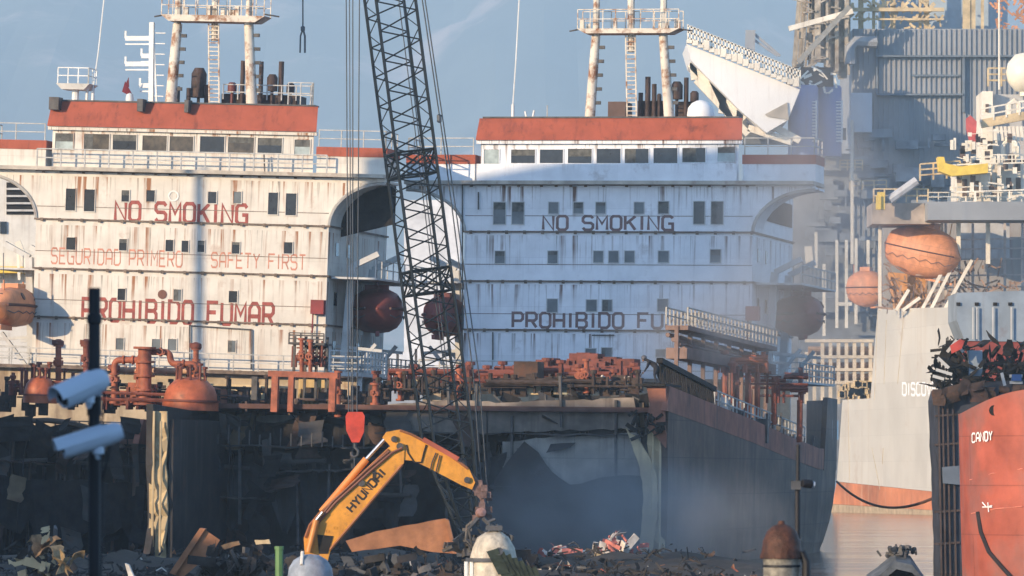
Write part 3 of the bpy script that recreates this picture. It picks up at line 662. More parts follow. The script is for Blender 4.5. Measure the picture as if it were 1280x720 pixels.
# --- davits and lifeboats
def lifeboat(label, D, px, py, rx, rz, mt, ln, yaw, group='ship lifeboats'):
    c_ = W(px, py, D); M = Matrix.Translation((c_.x, D, c_.z-rz)) @ Matrix.Rotation(yaw, 4, 'Z')
    r = thing('lifeboat', label, 'lifeboat', M, group)
    n = 12; m = MB(); rows = []
    for i in range(n+1):
        f = i/n; y = (f-.5)*ln; k = max(.012, math.sin(math.pi*f))**.42 if 0 < i < n else .012; pw = lambda q: math.copysign(abs(q)**.8, q)
        rows.append([(rx*k*pw(math.cos(t)), y, rz+rz*k*pw(math.sin(t))*(1 if math.sin(t) > 0 else 1.05)) for t in [2*math.pi*j/16 for j in range(17)]])
    vs = [p for q in rows for p in q]; w_ = 17
    m.add(vs, [(i*w_+j, i*w_+j+1, (i+1)*w_+j+1, (i+1)*w_+j) for i in range(n) for j in range(16)], True)
    m.build('boat_hull', mt, r)
    m = MB(); rr = [(rx*1.02*max(.05,math.sin(math.pi*f)**.42)) for f in [.05+.9*i/12 for i in range(13)]]
    for s in (-1,1): m.tube([(s*rr[i], (.05+.9*i/12-.5)*ln, rz*1.02) for i in range(13)], .09, 6)
    m.build('fender_rail', mat('boat_fender',(.10,.05,.04),.7), r)
    MB().box(-.45*rx,.45*rx,-ln*.12,ln*.12,rz*1.85,rz*2.15).tube([(0,-ln*.3,rz*1.8),(0,-ln*.3,rz*2.3)], .06, 6).tube([(0,ln*.3,rz*1.8),(0,ln*.3,rz*2.3)], .06, 6).build('boat_canopy', mt, r)
    hm_ = mat('boat_hatch',(.09,.06,.05),.6)
    for k in (-.18,.12): MB().lathe((0,0,0), [(0,.0),(.22,.0),(.26,-.06)], 10, (1,0,.5)).build('hatch_cover', hm_, r).location = (rx*.86, ln*k, rz*1.5)
    MB().lathe((0,0,0), [(0,.0),(.24,.0),(.28,-.06)], 10, (0,-1,.35)).build('hatch_cover', hm_, r).location = (0, -ln*.425, rz*1.42)
    m = MB()
    for s in (-1,1): m.tube([(s*rr[i]*1.0, (.05+.9*i/12-.5)*ln, rz*(.72-.12*(i%2))) for i in range(13)], .03, 4)
    m.build('grab_line', ROPE, r)
    MB().tube([(-.03,-ln*.3,rz*2.3),(-.03,-ln*.3,rz*2.3+1.6)], .025, 4).tube([(0,ln*.3,rz*2.3),(0,ln*.3,rz*2.3+1.6)], .025, 4).build('fall_wire', ROPE, r)
    MB().prism([(-.12,.0),(.12,.0),(.1,-.28),(-.1,-.28)], -ln*.45, -ln*.1).build('keel', mt, r)
    return r
lifeboat('dark brown enclosed lifeboat hanging at the right side of the cream tanker', 334, 471, 388, 1.62, 1.33, BOATD, 7.0, -YAW+.25)
lifeboat('dark brown lifeboat half hidden behind the crane lattice, left of the shaded tanker', 333, 556, 395, 1.1, 1.2, BOATD, 7.0, -YAW)
lifeboat('reddish brown lifeboat in the smoke at the right side of the shaded tanker', 336, 998, 394, 1.5, 1.25, BOATD, 7.0, -YAW+.3)
lifeboat('orange lifeboat at the far left edge beside the cream bridge front', 331, 17, 383, 1.15, 1.18, BOATO, 6.5, -YAW)
def davit(root, M, hr, z0, s):
    for y in (2.2, 7.5):
        m = MB(); x = hr
        m.bar((x+s*.5,y,z0-6.2), (x+s*1.0,y,z0+2.6), .42, .5, (0,1,0)); m.bar((x+s*1.0,y,z0+2.6), (x+s*2.6,y,z0+3.4), .32, .4, (0,1,0)); m.bar((x+s*.3,y,z0-4.8), (x+s*2.6,y,z0-2.0), .2, .25, (0,1,0)); m.bar((x+s*.2,y,z0-2.2), (x+s*3.0,y,z0-2.4), .18, .22, (0,1,0))
        m.build('davit', GREYW, root)
for ship, d in ((ship1,d1),(ship2,d2)):
    davit(ship, None, d['hr'], d['lv'][3]+1.0, 1); davit(ship, None, d['hl'], d['lv'][3]+1.0, -1)
    # side promenade deck with railing and a hanging platform
    m = MB()
    for z in (d['lv'][2], d['lv'][4]):
        m.box(d['hr']+.14, d['hr']+2.9, .5, 14, z-.12, z); 
    m.build('side_deck', GREYW, ship)
    m = MB()
    m.rail([(d['hr']+.3,.5,d['lv'][4]),(d['hr']+2.85,.5,d['lv'][4]),(d['hr']+2.85,14,d['lv'][4])], 1.1, 1.2, .035, 3)
    m.rail([(d['hr']+2.85,.5,d['lv'][2]),(d['hr']+2.85,14,d['lv'][2])], 1.05, 1.5, .03, 2)
    m.rail([(d['hl']-.3,.5,d['lv'][4]),(d['hl']-2.85,.5,d['lv'][4])], 1.1, 1.2, .035, 3)
    m.build('side_railing', RAIL, ship)
    MB().box(d['hl']-2.9, d['hl']-.14, .5, 14, d['lv'][2]-.12, d['lv'][2]).box(d['hl']-2.9, d['hl']-.14, .5, 14, d['lv'][4]-.12, d['lv'][4]).build('side_deck', GREYW, ship)

# --- deck outfit of ship one: domes, goosenecks, portal
def rnd_pipes(m, M, x0, x1, y0, y1, ya, yb, nh, nv, r=.11):
    for i in range(nh):
        y = random.uniform(ya, yb); py = random.uniform(y0+8, y1); a = random.uniform(x0, x1-20); b = min(x1, a+random.uniform(25, 110))
        p, q = on(M, a, py, y), on(M, b, py, y); m.tube([p, (q.x, y, p.z)], random.uniform(.6,1.4)*r, 6)
    for i in range(nv):
        y = random.uniform(ya, yb); px = random.uniform(x0, x1); a, b = sorted((random.uniform(y0, y1), y1+4)); p, q = on(M, px, a, y), on(M, px, b, y)
        m.tube([p, (p.x,y,q.z)], random.uniform(.7,1.5)*r, 6)
        if random.random() < .5: m.lathe((p.x,y,p.z-.05), [(0,0),(r*2.2,0),(r*2.2,.18),(0,.2)], 8)
def dome(root, M, px, pyb, pyt, w_, y, mt):
    b = on(M, px, pyb, y); t = on(M, px, pyt, y); r = w_*.0415/2; h = t.z-b.z
    d = MB().lathe(b, [(r*1.06,-.12),(r*1.06,h*.22),(r,h*.24),(r*.98,h*.45),(r*.88,h*.68),(r*.62,h*.9),(r*.3,h),(0,h*1.02)], 22).build('tank_dome', mt, root)
    m = MB().lathe(b, [(r*1.08,h*.2),(r*1.14,h*.2),(r*1.14,h*.27),(r*1.0,h*.27)], 22)
    for k in range(9):
        a = k*.7; x = r*.55*math.cos(a); yy = r*.55*math.sin(a); hh = random.uniform(.25,.8)
        m.tube([b+V((x,yy,h*.85)), b+V((x,yy,h*.9+hh))], .07, 6); m.lathe(b+V((x,yy,h*.9+hh)), [(0,0),(.15,0),(.15,.12),(0,.14)], 7)
    m.build('dome_fitting', PIPED, d)
    return d
YD = -44.0
for (px,pb,pt,w_,mt) in ((50,501,470,40,TANKO),(238,510,472,66,TANKO)): dome(ship1, T1, px, pb, pt, w_, YD, mt)
def gooseneck(root, M, pts, r, y, mt=PIPE, name='deck_pipe'):
    ps = [on(M, a, b, y) for a, b in pts]; out = []
    for i, p in enumerate(ps):                      # round the corners
        if 0 < i < len(ps)-1:
            a = (ps[i-1]-p); b = (ps[i+1]-p); k = min(.35, a.length*.45, b.length*.45); a.normalize(); b.normalize()
            for t in (0,.25,.5,.75,1): out.append(p+a*k*(1-t)**2+b*k*t**2)
        else: out.append(p)
    m = MB().tube(out, r, 10)
    for a_, b_ in zip(ps, ps[1:]):
        n_ = int((b_-a_).length/.75); d_ = (b_-a_).normalized()
        for i in range(1, n_+1): m.lathe(a_.lerp(b_, i/(n_+1)), [(0,-.05),(r*1.45,-.05),(r*1.45,.05),(0,.05)], 10, d_)
    if len(ps) > 1 and r < .3:
        c_ = ps[0].lerp(ps[1], .55); m.tube([c_, c_+V((0,-.38,0))], .035, 5); m.lathe(c_+V((0,-.38,0)), [(.13,-.02),(.19,-.02),(.19,.02),(.13,.02),(.13,-.02)], 10, (0,1,0)); m.box(c_.x-r*1.3,c_.x+r*1.3,c_.y-r*1.3,c_.y+r*1.3,c_.z-.14,c_.z+.14)
    for q in (ps[0], ps[-1]): m.lathe(q+V((0,0,-.06)), [(0,0),(r*1.7,0),(r*1.7,.12),(0,.12)], 10)
    return m.build(name, mt, root)
gooseneck(ship1, T1, [(143,503),(143,450),(178,450)], .17, -43)
gooseneck(ship1, T1, [(181,505),(181,435)], .36, -43.5)
gooseneck(ship1, T1, [(174,500),(174,448),(181,440)], .18, -43.2)
gooseneck(ship1, T1, [(190,440),(212,440),(214,455),(245,455),(245,470)], .17, -43.0)
gooseneck(ship1, T1, [(140,462),(240,464)], .16, -42, mat('pale_pipe',(.6,.38,.25),.5))
gooseneck(ship1, T1, [(73,480),(73,432)], .16, -42.5); gooseneck(ship1, T1, [(108,470),(108,432)], .18, -42.5, PIPED); gooseneck(ship1, T1, [(245,478),(245,436)], .15, -42.5)
for px, py in ((73,431),(108,431),(245,435),(143,462)):
    p = on(T1, px, py, -42.5); MB().lathe(p, [(.18,-.1),(.3,0),(.3,.2),(.1,.3),(0,.3)], 10).box(p.x-.3,p.x-.05,-42.7,-42.3,p.z,p.z+.25).build('vent_head', PIPED, ship1)
m = MB(); rnd_pipes(m, T1, 10, 130, 462, 490, -44, -36, 9, 26, .08); rnd_pipes(m, T1, 120, 215, 480, 508, -44, -36, 9, 26, .08); m.build('pipework', PIPED, ship1, stuff=True)
m = MB(); rnd_pipes(m, T1, 255, 345, 480, 510, -43, -36, 6, 14, .07); rnd_pipes(m, T1, 345, 480, 488, 515, -43, -36, 8, 16, .08); m.build('pipework', mat('dull_pipework',(.12,.08,.065),.7,var=.5), ship1, stuff=True)
for (a, b, z0) in ((160,175,478),(150,165,488),(205,225,492)):
    p, q = on(T1, a, z0, -41), on(T1, b, z0+18, -41); MB().box(p.x, q.x, -41, -40, q.z, p.z).build('valve_box', PIPE, ship1)
# portal frame and platform tower
y = -43.5; a0, a1 = on(T1, 343, 512, y), on(T1, 343, 467, y); b1 = on(T1, 418, 467, y)
m = MB().bar(a1+V((-.3,0,0)), (b1.x+.2,y,a1.z), .3, .3)
for px in (343,363,415): p = on(T1, px, 515, y); m.bar((p.x,y,p.z), (p.x,y,a1.z-.15), .34 if px != 363 else .28)
m.build('pipe_portal', PIPE, ship1)
m = MB(); p = on(T1, 365, 420, -40); q = on(T1, 408, 432, -40); m.box(p.x, q.x, -40.6, -38.6, q.z, q.z+.12).box(p.x,q.x,-40.6,-40.5,p.z,p.z+.08)
for px in (366,380,394,407): t = on(T1, px, 500, -40); m.bar((t.x,-40,t.z), (t.x,-40,p.z), .13)
m.rail([(p.x,-40.6,q.z),(q.x,-40.6,q.z)], .6, .6, .03, 2); m.build('valve_tower', STEEL, ship1)
m = MB(); rnd_pipes(m, T1, 366, 408, 424, 455, -40.5, -39, 12, 14, .07); m.build('pipework', PIPED, ship1, stuff=True)
m = MB(); rnd_pipes(m, T1, -10, 350, 470, 505, -41, -36, 26, 60, .07)
for i in range(60):
    p = on(T1, random.uniform(-10,480), random.uniform(484,508), random.uniform(-42,-36)); w_ = random.uniform(.1,.4); m.box(p.x-w_, p.x+w_, p.y, p.y+.5, p.z-.6, p.z+random.uniform(0,.3))
m.build('burnt_deck_gear', mat('burnt_brown_gear',(.05,.035,.028),.8,var=.6,vscale=2), ship1, stuff=True)
gooseneck(ship1, T1, [(377,470),(377,424)], .11, -40.7); gooseneck(ship1, T1, [(388,470),(388,426)], .11, -40.7); gooseneck(ship1, T1, [(423,520),(423,465)], .13, -42); gooseneck(ship1, T1, [(469,505),(469,480)], .16, -42)
m = MB(); p = on(T1, 372, 515, -38.6); q = on(T1, 410, 475, -38.6); m.box(p.x, q.x, -38.6, -36.4, p.z, q.z)
for i in range(7): x = p.x+(q.x-p.x)*(i+.5)/7; m.box(x-.05, x+.05, -38.75, -38.604, p.z, q.z-.5)
m.build('deck_house', mat('ochre_deck_house',(.50,.36,.16),.7,var=.3,streak=.6,rust=.25), ship1)
p = on(T1, 252, 520, -36); q = on(T1, 345, 482, -36); MB().box(p.x, q.x, -36, -33, p.z, q.z).build('deck_house', BEIGE, ship1)
m = MB(); t = on(T1, 318, 500, -43); m.bar(t, t+V((0,0,1.2)), .3)
for i in range(24): x = on(T1, 160+i*13, 512, -44).x; zz = ztop1(-44)-1; m.bar((x,-44.5,zz), (x,-44.5,zz+random.uniform(.5,1.0)), .06)
m.rail([(on(T1,-20,512,-44.6).x,-44.6,ztop1(-44)-1),(on(T1,160,512,-44.6).x,-44.6,ztop1(-44)-1)], .9, 1.3, .03, 2); m.build('deck_edge_stanchion', STEEL, ship1)
# ragged deck edge above the cut
def ragged_edge(root, M, x0, x1, y, zt, drop, mt, name='torn_plating', step=.5):
    m = MB(); rows = []; n = int((x1-x0)/step)
    top = []; bot = []
    for i in range(n+1):
        x = x0+(x1-x0)*i/n; top.append((x, y+random.uniform(-.08,.08), zt+random.uniform(-.12,.22))); bot.append((x+random.uniform(-.15,.15), y+random.uniform(-.25,.1), zt-drop*random.uniform(.55,1.1)))
    m.grid([top, bot], (0,.12,0)); return m.build(name, mt, root)
ragged_edge(ship1, T1, -12.2, 12.2, -46.2, ztop1(-46)-.5, 1.6, BURNT); ragged_edge(ship1, T1, -12.2, 3, -47.5, ztop1(-46)-2.4, 1.8, HULL)
ragged_edge(ship1, T1, -3, 12, -48.5, 4.6, 3.2, BURNT)
# curved rim of the big opening in the cut face of ship one
m = MB(); cc = on(T1, 55, 640, -47); 
arc = [(cc.x+6.0*math.cos(t), -46.9, cc.z+ (4.7)*math.sin(t)) for t in [math.pi*i/18 for i in range(19)]]
m.tube(arc, .14, 6); m.build('opening_rim', HULLB, ship1)
m = MB()
for px in (68,78,34,12,140): p = on(T1, px, 690, -47.2); q = on(T1, px, 545, -47.2); m.bar((p.x,-47.2,p.z),(p.x,-47.2,q.z), .1, .2)
m.build('frame_rib', HULLB, ship1)

# --- ship two, cut face: hanging deck stub with brown plates, inner dark plates, torn edges
ragged_edge(ship2, T2, -12.2, -2.5, -46.2, ztop2(-46)-1.9, 1.6, BURNT); ragged_edge(ship2, T2, -12, -1.5, -47.0, 5.0, 3.6, HULL); ragged_edge(ship2, T2, -3, 10.8, -45.8, ztop2(-46)-1.15, 1.0, HULL)
yy = -47.5
def outline(M, pts, y): return [local(M, a, b, y) for a, b in pts]
def jag(pts, amp=2.5, step=12):
    out = []
    for (a, b), (c_, d_) in zip(pts, pts[1:]):
        n = max(1, int(math.hypot(c_-a, d_-b)/step))
        for i in range(n): t = i/n; k = 0 if i == 0 else amp; out.append((a+(c_-a)*t+random.uniform(-k,k), b+(d_-b)*t+random.uniform(-k,k)))
    out.append(pts[-1]); return out
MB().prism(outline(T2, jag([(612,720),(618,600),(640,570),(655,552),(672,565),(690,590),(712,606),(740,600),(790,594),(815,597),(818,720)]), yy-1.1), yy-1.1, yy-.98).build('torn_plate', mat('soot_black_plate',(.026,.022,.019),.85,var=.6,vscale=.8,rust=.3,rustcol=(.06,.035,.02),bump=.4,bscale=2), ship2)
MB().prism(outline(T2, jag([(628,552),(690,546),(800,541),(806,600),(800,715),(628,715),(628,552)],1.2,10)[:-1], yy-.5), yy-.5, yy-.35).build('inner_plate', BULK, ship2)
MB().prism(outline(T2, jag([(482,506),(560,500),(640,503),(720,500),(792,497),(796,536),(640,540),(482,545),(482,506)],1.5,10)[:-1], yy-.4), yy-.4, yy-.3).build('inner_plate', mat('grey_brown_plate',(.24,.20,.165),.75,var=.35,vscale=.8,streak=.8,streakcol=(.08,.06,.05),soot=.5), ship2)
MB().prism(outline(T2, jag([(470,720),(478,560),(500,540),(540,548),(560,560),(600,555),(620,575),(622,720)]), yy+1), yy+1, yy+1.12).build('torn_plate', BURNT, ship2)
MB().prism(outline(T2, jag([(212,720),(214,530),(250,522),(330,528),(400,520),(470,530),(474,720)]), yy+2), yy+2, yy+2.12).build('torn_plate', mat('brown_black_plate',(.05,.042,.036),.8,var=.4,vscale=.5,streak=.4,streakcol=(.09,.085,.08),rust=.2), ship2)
m = MB()
for px, a in ((258,545),(300,560),(372,600),(412,580),(440,560),(500,560),(560,600),(640,520),(648,560),(560,480),(596,480),(770,500),(700,470)):
    p = on(T2, px, a, -48); q = on(T2, px+random.uniform(-3,3), a+random.uniform(40,120), -48); m.bar(p, q, .12, .25)
for i in range(26):
    px = random.uniform(480,800); a = random.uniform(490,540); p = on(T2, px, a, -47.2); q = on(T2, px+random.uniform(-25,25), a+random.uniform(5,35), -47.2); m.bar(p, q, random.uniform(.05,.16))
m.build('hanging_steelwork', STEEL, ship2, stuff=True)
# starboard corner: deck stub where the worker stands, brown plate end and beige cut flange
p, q = on(T2, 797, 480, -50), on(T2, 834, 480, -50)
MB().box(p.x, q.x, -50.6, -46, q.z-.12, q.z).build('deck_stub', BURNT, ship2)
MB().prism(outline(T2, jag([(808,482),(832,482),(832,560),(822,548),(806,530),(812,505)],1.5,8), -50.2), -50.2, -49.9).build('bracket_plate', STRAKE, ship2)
MB().prism(outline(T2, jag([(782,535),(800,552),(812,572),(822,600),(822,640),(815,690),(800,690),(804,620),(800,585),(790,556)],1.2,8), -50.0), -50.0, -49.8).build('bracket_plate', BEIGE, ship2)
for i in range(10):
    pass
m = MB()
for i in range(22):
    p = on(T2, random.uniform(790,832), random.uniform(515,545), -50.4); m.bar(p, p+V((random.uniform(-.5,.5), random.uniform(-.3,.3), random.uniform(-.4,.5))), random.uniform(.06,.2))
m.build('torn_stiffener', BURNT, ship2, stuff=True)
# bulwark stanchions and burnt rail along the starboard side
m = MB(); n = 26; ztp = lambda y: ztop2(y)
for i in range(n):
    y = -49.5+i*.62; m.bar((12.45,y,ztp(y)), (12.35,y-.05,ztp(y)+1.25-.01*i), .1, .16)
m.bar((12.4,-49.8,ztp(-49.8)+1.3), (12.35,-33.5,ztp(-33.5)+1.0), .32, .26); m.build('burnt_bulwark', BURNT, ship2)
m = MB()
for i in range(70):
    y = random.uniform(-33,0); x = random.uniform(8,12.4); z = ztp(y); h = random.uniform(.3,1.3); m.bar((x,y,z-1), (x+random.uniform(-.3,.3),y,z+h), random.uniform(.06,.22))
for i in range(26):
    y = random.uniform(-33,0); x = random.uniform(10,12.2); z = ztp(y); m.box(x, x+random.uniform(.2,.8), y, y+random.uniform(.3,1.2), z-1, z+random.uniform(.1,.8))
m.build('side_deck_outfit', STEEL, ship2, stuff=True)
m = MB(); m.rail([(12.3,-33,ztp(-33)),(12.3,-2,ztp(-2))], 1.0, 1.2, .035, 2); m.build('side_railing', RAIL, ship2)
m = MB()
for i in range(24):
    y = random.uniform(-30,-4); z = ztp(y); x = random.uniform(9.5,12); m.box(x, x+.35, y, y+.4, z-1, z+random.uniform(.3,.9))
m.build('pale_deck_fitting', GREYW, ship2, stuff=True)
# hanging hose loops over the side
m = MB()
for y0, y1_, sag in ((-40,-36,2.2),(-31,-26,1.8),(-26,-23,1.2),(-20,-16,1.2)):
    m.tube([(12.68, y0+(y1_-y0)*t, ztp(y0)-sag*(1-(2*t-1)**2)) for t in [i/10 for i in range(11)]], .05, 5)
m.build('hanging_hose', HOSE, ship2)
# orange posts, manifold, and the raised walkway that runs aft towards the bridge front
yy = -17
for px, a, b in ((907,452,485),(921,458,485),(935,464,492),(947,465,492),(968,478,498),(1000,500,520)):
    p = on(T2, px, b, yy+(px-907)*.05); q = on(T2, px, a, yy+(px-907)*.05)
    MB().tube([(q.x,q.y,p.z-1.5), q], .17, 8).build('deck_pipe', PIPE, ship2)
m = MB(); rnd_pipes(m, T2, 895, 960, 436, 462, -20, -12, 12, 14, .13); m.build('pipework', TANKO, ship2, stuff=True)
m = MB(); rnd_pipes(m, T2, 900, 1010, 458, 500, -20, -6, 10, 16, .1); m.build('pipework', PIPED, ship2, stuff=True)
p0, p1 = on(T2, 846, 405, -26), on(T2, 958, 432, -8)
m = MB(); m.bar(p0+V((0,0,-.2)), p1+V((0,0,-.2)), 1.3, .25); m.bar(p0+V((0,0,-1.6)), p1+V((0,0,-1.4)), 1.2, .6)
for k in range(4): m.tube([p0+V((-.5+.3*k,0,-.6-.25*k)), p1+V((-.5+.3*k,0,-.6-.22*k))], .13, 6)
for k in range(8): p = p0.lerp(p1, k/7); m.bar(p+V((0,0,-.1)), p+V((0,0,-5.5+k*.2)), .22)
m.build('pipe_bridge', mat('grey_brown_pipe_bridge',(.22,.14,.11),.7,var=.3), ship2)
m = MB()
for o_ in (-.6,.6):
    m.bar(p0+V((o_,0,.9)), p1+V((o_,0,.9)), .07); m.bar(p0+V((o_,0,.5)), p1+V((o_,0,.5)), .06)
    for k in range(26): p = p0.lerp(p1, k/25); m.bar(p+V((o_,0,0)), p+V((o_,0,.9)), .085)
m.build('walkway_railing', mat('dirty_walkway_paint',(.46,.43,.37),.7,var=.4,vscale=3,rust=.5,rscale=3), ship2)
# pipework heap in the middle of the deck
m = MB(); rnd_pipes(m, T2, 470, 800, 452, 485, -44, -32, 30, 40, .12); rnd_pipes(m, T2, 600, 800, 450, 480, -36, -26, 26, 22, .14); m.build('pipework', PIPED, ship2, stuff=True)
m = MB(); rnd_pipes(m, T2, 640, 790, 446, 468, -30, -24, 18, 16, .12); rnd_pipes(m, T2, 490, 800, 462, 485, -42, -30, 16, 10, .10); m.build('pipework', mat('rust_red_pipework',(.22,.07,.045),.7,var=.5,vscale=1.5,rust=.5), ship2, stuff=True)
m = MB()
for i in range(40):
    px = random.uniform(640,775); t = 455-16*math.exp(-((px-715)/50)**2); p = on(T2, px, random.uniform(t, 466), -30); m.box(p.x, p.x+random.uniform(.3,1.5), -30+random.uniform(0,2), -27.5, p.z-random.uniform(.3,.7), p.z)
m.build('scrap_on_deck', mat('dark_red_scrap',(.17,.055,.04),.75,var=.5,vscale=1.5), ship2, stuff=True)
for a, b, t, u, mt in ((506,526,474,484,BEIGE),(577,601,477,486,BEIGE),(638,676,476,487,BEIGE),(692,712,475,487,mat('grey_green_block',(.30,.31,.25),.7,var=.3,rust=.4)),(642,672,452,474,mat('rusty_brown_drum_cover',(.08,.045,.03),.8,var=.5,rust=.5))):
    p, q = on(T2, a, u, -43.5), on(T2, b, t, -43.5); MB().box(p.x, q.x, -43.5, -41.8, p.z-.25, q.z).build('deck_box', mt, ship2)
m = MB(); rnd_pipes(m, T2, 470, 800, 464, 488, -45, -43, 22, 44, .08)
for i in range(40):
    p = on(T2, random.uniform(475,800), random.uniform(470,490), -44+random.random()); w_ = random.uniform(.1,.45); m.box(p.x-w_, p.x+w_, p.y, p.y+.5, p.z-.5, p.z+random.uniform(0,.3))
m.build('burnt_deck_gear', mat('burnt_brown_gear',(.05,.035,.028),.8,var=.6,vscale=2), ship2, stuff=True)
for px, a, b in ((733,450,490),(724,462,478),(729,462,478),(500,466,500),(574,462,500)): gooseneck(ship2, T2, [(px,b),(px,a)], .13, -43.6, PIPE)
m = MB()
for i in range(30):
    p = on(T2, random.uniform(740,800), random.uniform(474,490), -43); m.bar(p, p+V((random.uniform(-.6,.6),random.uniform(-.5,.5),random.uniform(-.2,.4))), random.uniform(.06,.18))
m.build('pale_deck_fitting', SCRAPW, ship2, stuff=True)
# ship one, starboard side below the wing: funnels of pipe and a rail platform near the base
p = on(T1, 422, 465, -10); q = on(T1, 462, 465, -10)
m = MB().box(p.x, q.x, -12, -6, p.z-.25, p.z); m.rail([(p.x,-12,p.z),(q.x,-12,p.z),(q.x,-6,p.z)], 1.2, .8, .04, 3)
for x in (p.x+.2, q.x-.2): m.bar((x,-11.5,p.z-.2),(x,-11.5,6.0), .25)
m.build('rail_platform', GREYW, ship1)

def curl(m, p, u, v, w_, h_, k, n=5, t=.02, fray=.12):
    """bent offcut of plate: w_ along u, h_ along v, rolled by k radians, with a frayed edge"""
    p, u, v = V(p), V(u).normalized(), V(v).normalized(); nn = u.cross(v).normalized(); rows = []
    for i in range(n+1):
        f = i/n; a = k*f; rr = h_/max(abs(k), .05)*(1 if k >= 0 else -1)
        off = v*(math.sin(a)*rr if abs(k) > .05 else h_*f)+nn*((1-math.cos(a))*rr if abs(k) > .05 else 0)
        j0 = random.uniform(-fray, fray)*w_; j1 = random.uniform(-fray, fray)*w_
        rows.append([p+off+u*(-w_/2+j0), p+off+u*random.uniform(-.1,.1)*w_+nn*random.uniform(-.04,.04)*w_, p+off+u*(w_/2+j1)])
    m.grid(rows, nn*t)
PLB = mat('brown_torn_plate', (.06,.036,.026), .8, var=.5, vscale=1.2, rust=.4, rustcol=(.16,.07,.035), bump=.3)
PLG = mat('grey_torn_plate', (.06,.055,.05), .75, var=.4, vscale=.8, rust=.4, rustcol=(.10,.055,.035), streak=.5, streakcol=(.03,.03,.03))
PLO = mat('ochre_torn_plate', (.13,.09,.05), .8, var=.4, vscale=1.0, rust=.4, rustcol=(.10,.05,.03), streak=.5, streakcol=(.07,.05,.035))
def cut_detail(root, M, pxs, pys, y0, y1, n, seed):
    random.seed(seed)
    for mt, cnt, sc in ((PLB, n, 1.0), (PLG, n, .9), (BURNT, n*2, 1.1), (PLO, n//3, .6)):
        m = MB()
        for i in range(cnt):
            py = pys[0]+(pys[1]-pys[0])*random.random()**1.6
            p = on(M, random.uniform(*pxs), py, random.uniform(y0, y1)); a = random.uniform(-.5,.5)
            curl(m, p, (math.cos(a),random.uniform(-.4,.4),math.sin(a)), (random.uniform(-.4,.4),random.uniform(-.5,.3),-1), random.uniform(.3,1.6)*sc, random.uniform(.5,2.4)*sc, random.uniform(-1.3,1.3))
        m.build('torn_sheet', mt, root, stuff=True)
    m = MB()
    for i in range(n):                      # dangling cables and bent bars
        p = on(M, random.uniform(*pxs), random.uniform(pys[0], pys[0]+60), random.uniform(y0-.3, y1)); L_ = random.uniform(.8,4.5); b = random.uniform(-.8,.8)
        m.tube([p+V((b*math.sin(t*1.7), .15*math.sin(t*3), -L_*t)) for t in [k/6 for k in range(7)]], random.uniform(.025,.06), 5)
    m.build('dangling_cable', HOSE, root, stuff=True)
    m = MB()
    for i in range(n):                      # torn ribs, tee bars and brackets in pale worn paint
        p = on(M, random.uniform(*pxs), random.uniform(*pys), random.uniform(y0, y1)); a = random.choice((0,0,1)); L_ = random.uniform(.6,3.2)
        q = p+(V((random.uniform(-.3,.3),0,-L_)) if a == 0 else V((L_,random.uniform(-.3,.3),random.uniform(-.2,.2))))
        m.bar(p, q, .05, .22); m.bar(p+V((0,-.12,0)), q+V((0,-.12,0)), .2, .04)
    m.build('torn_rib', PLG, root, stuff=True)
cut_detail(ship1, T1, (-10, 182), (520, 690), -49, -46.2, 7, 21)
cut_detail(ship2, T2, (215, 640), (508, 690), -48.6, -46, 22, 22)
cut_detail(ship2, T2, (640, 815), (492, 560), -47.4, -45.4, 12, 23)
m = MB()
for py, a, b in ((556,215,470),(590,330,474),(618,215,330),(540,470,800)):      # edges of cut decks and stringers
    p, q = on(T2, a, py, -47.9), on(T2, b, py+random.uniform(-6,6), -47.9); n_ = 14
    rows = [[p.lerp(q,i/n_)+V((0,-.3-random.uniform(0,.5),random.uniform(-.08,.08))), p.lerp(q,i/n_)+V((0,1.6,0))] for i in range(n_+1)]; m.grid(rows, (0,0,-.07))
m.build('cut_deck_edge', PLG, ship2)
m = MB()
for py, a, b in ((575,-10,60),(610,80,185),(560,120,185)):
    p, q = on(T1, a, py, -47.8), on(T1, b, py+random.uniform(-4,4), -47.8); n_ = 8
    rows = [[p.lerp(q,i/n_)+V((0,-.3-random.uniform(0,.4),random.uniform(-.08,.08))), p.lerp(q,i/n_)+V((0,1.4,0))] for i in range(n_+1)]; m.grid(rows, (0,0,-.07))
m.build('cut_deck_edge', PLB, ship1)
random.seed(5)
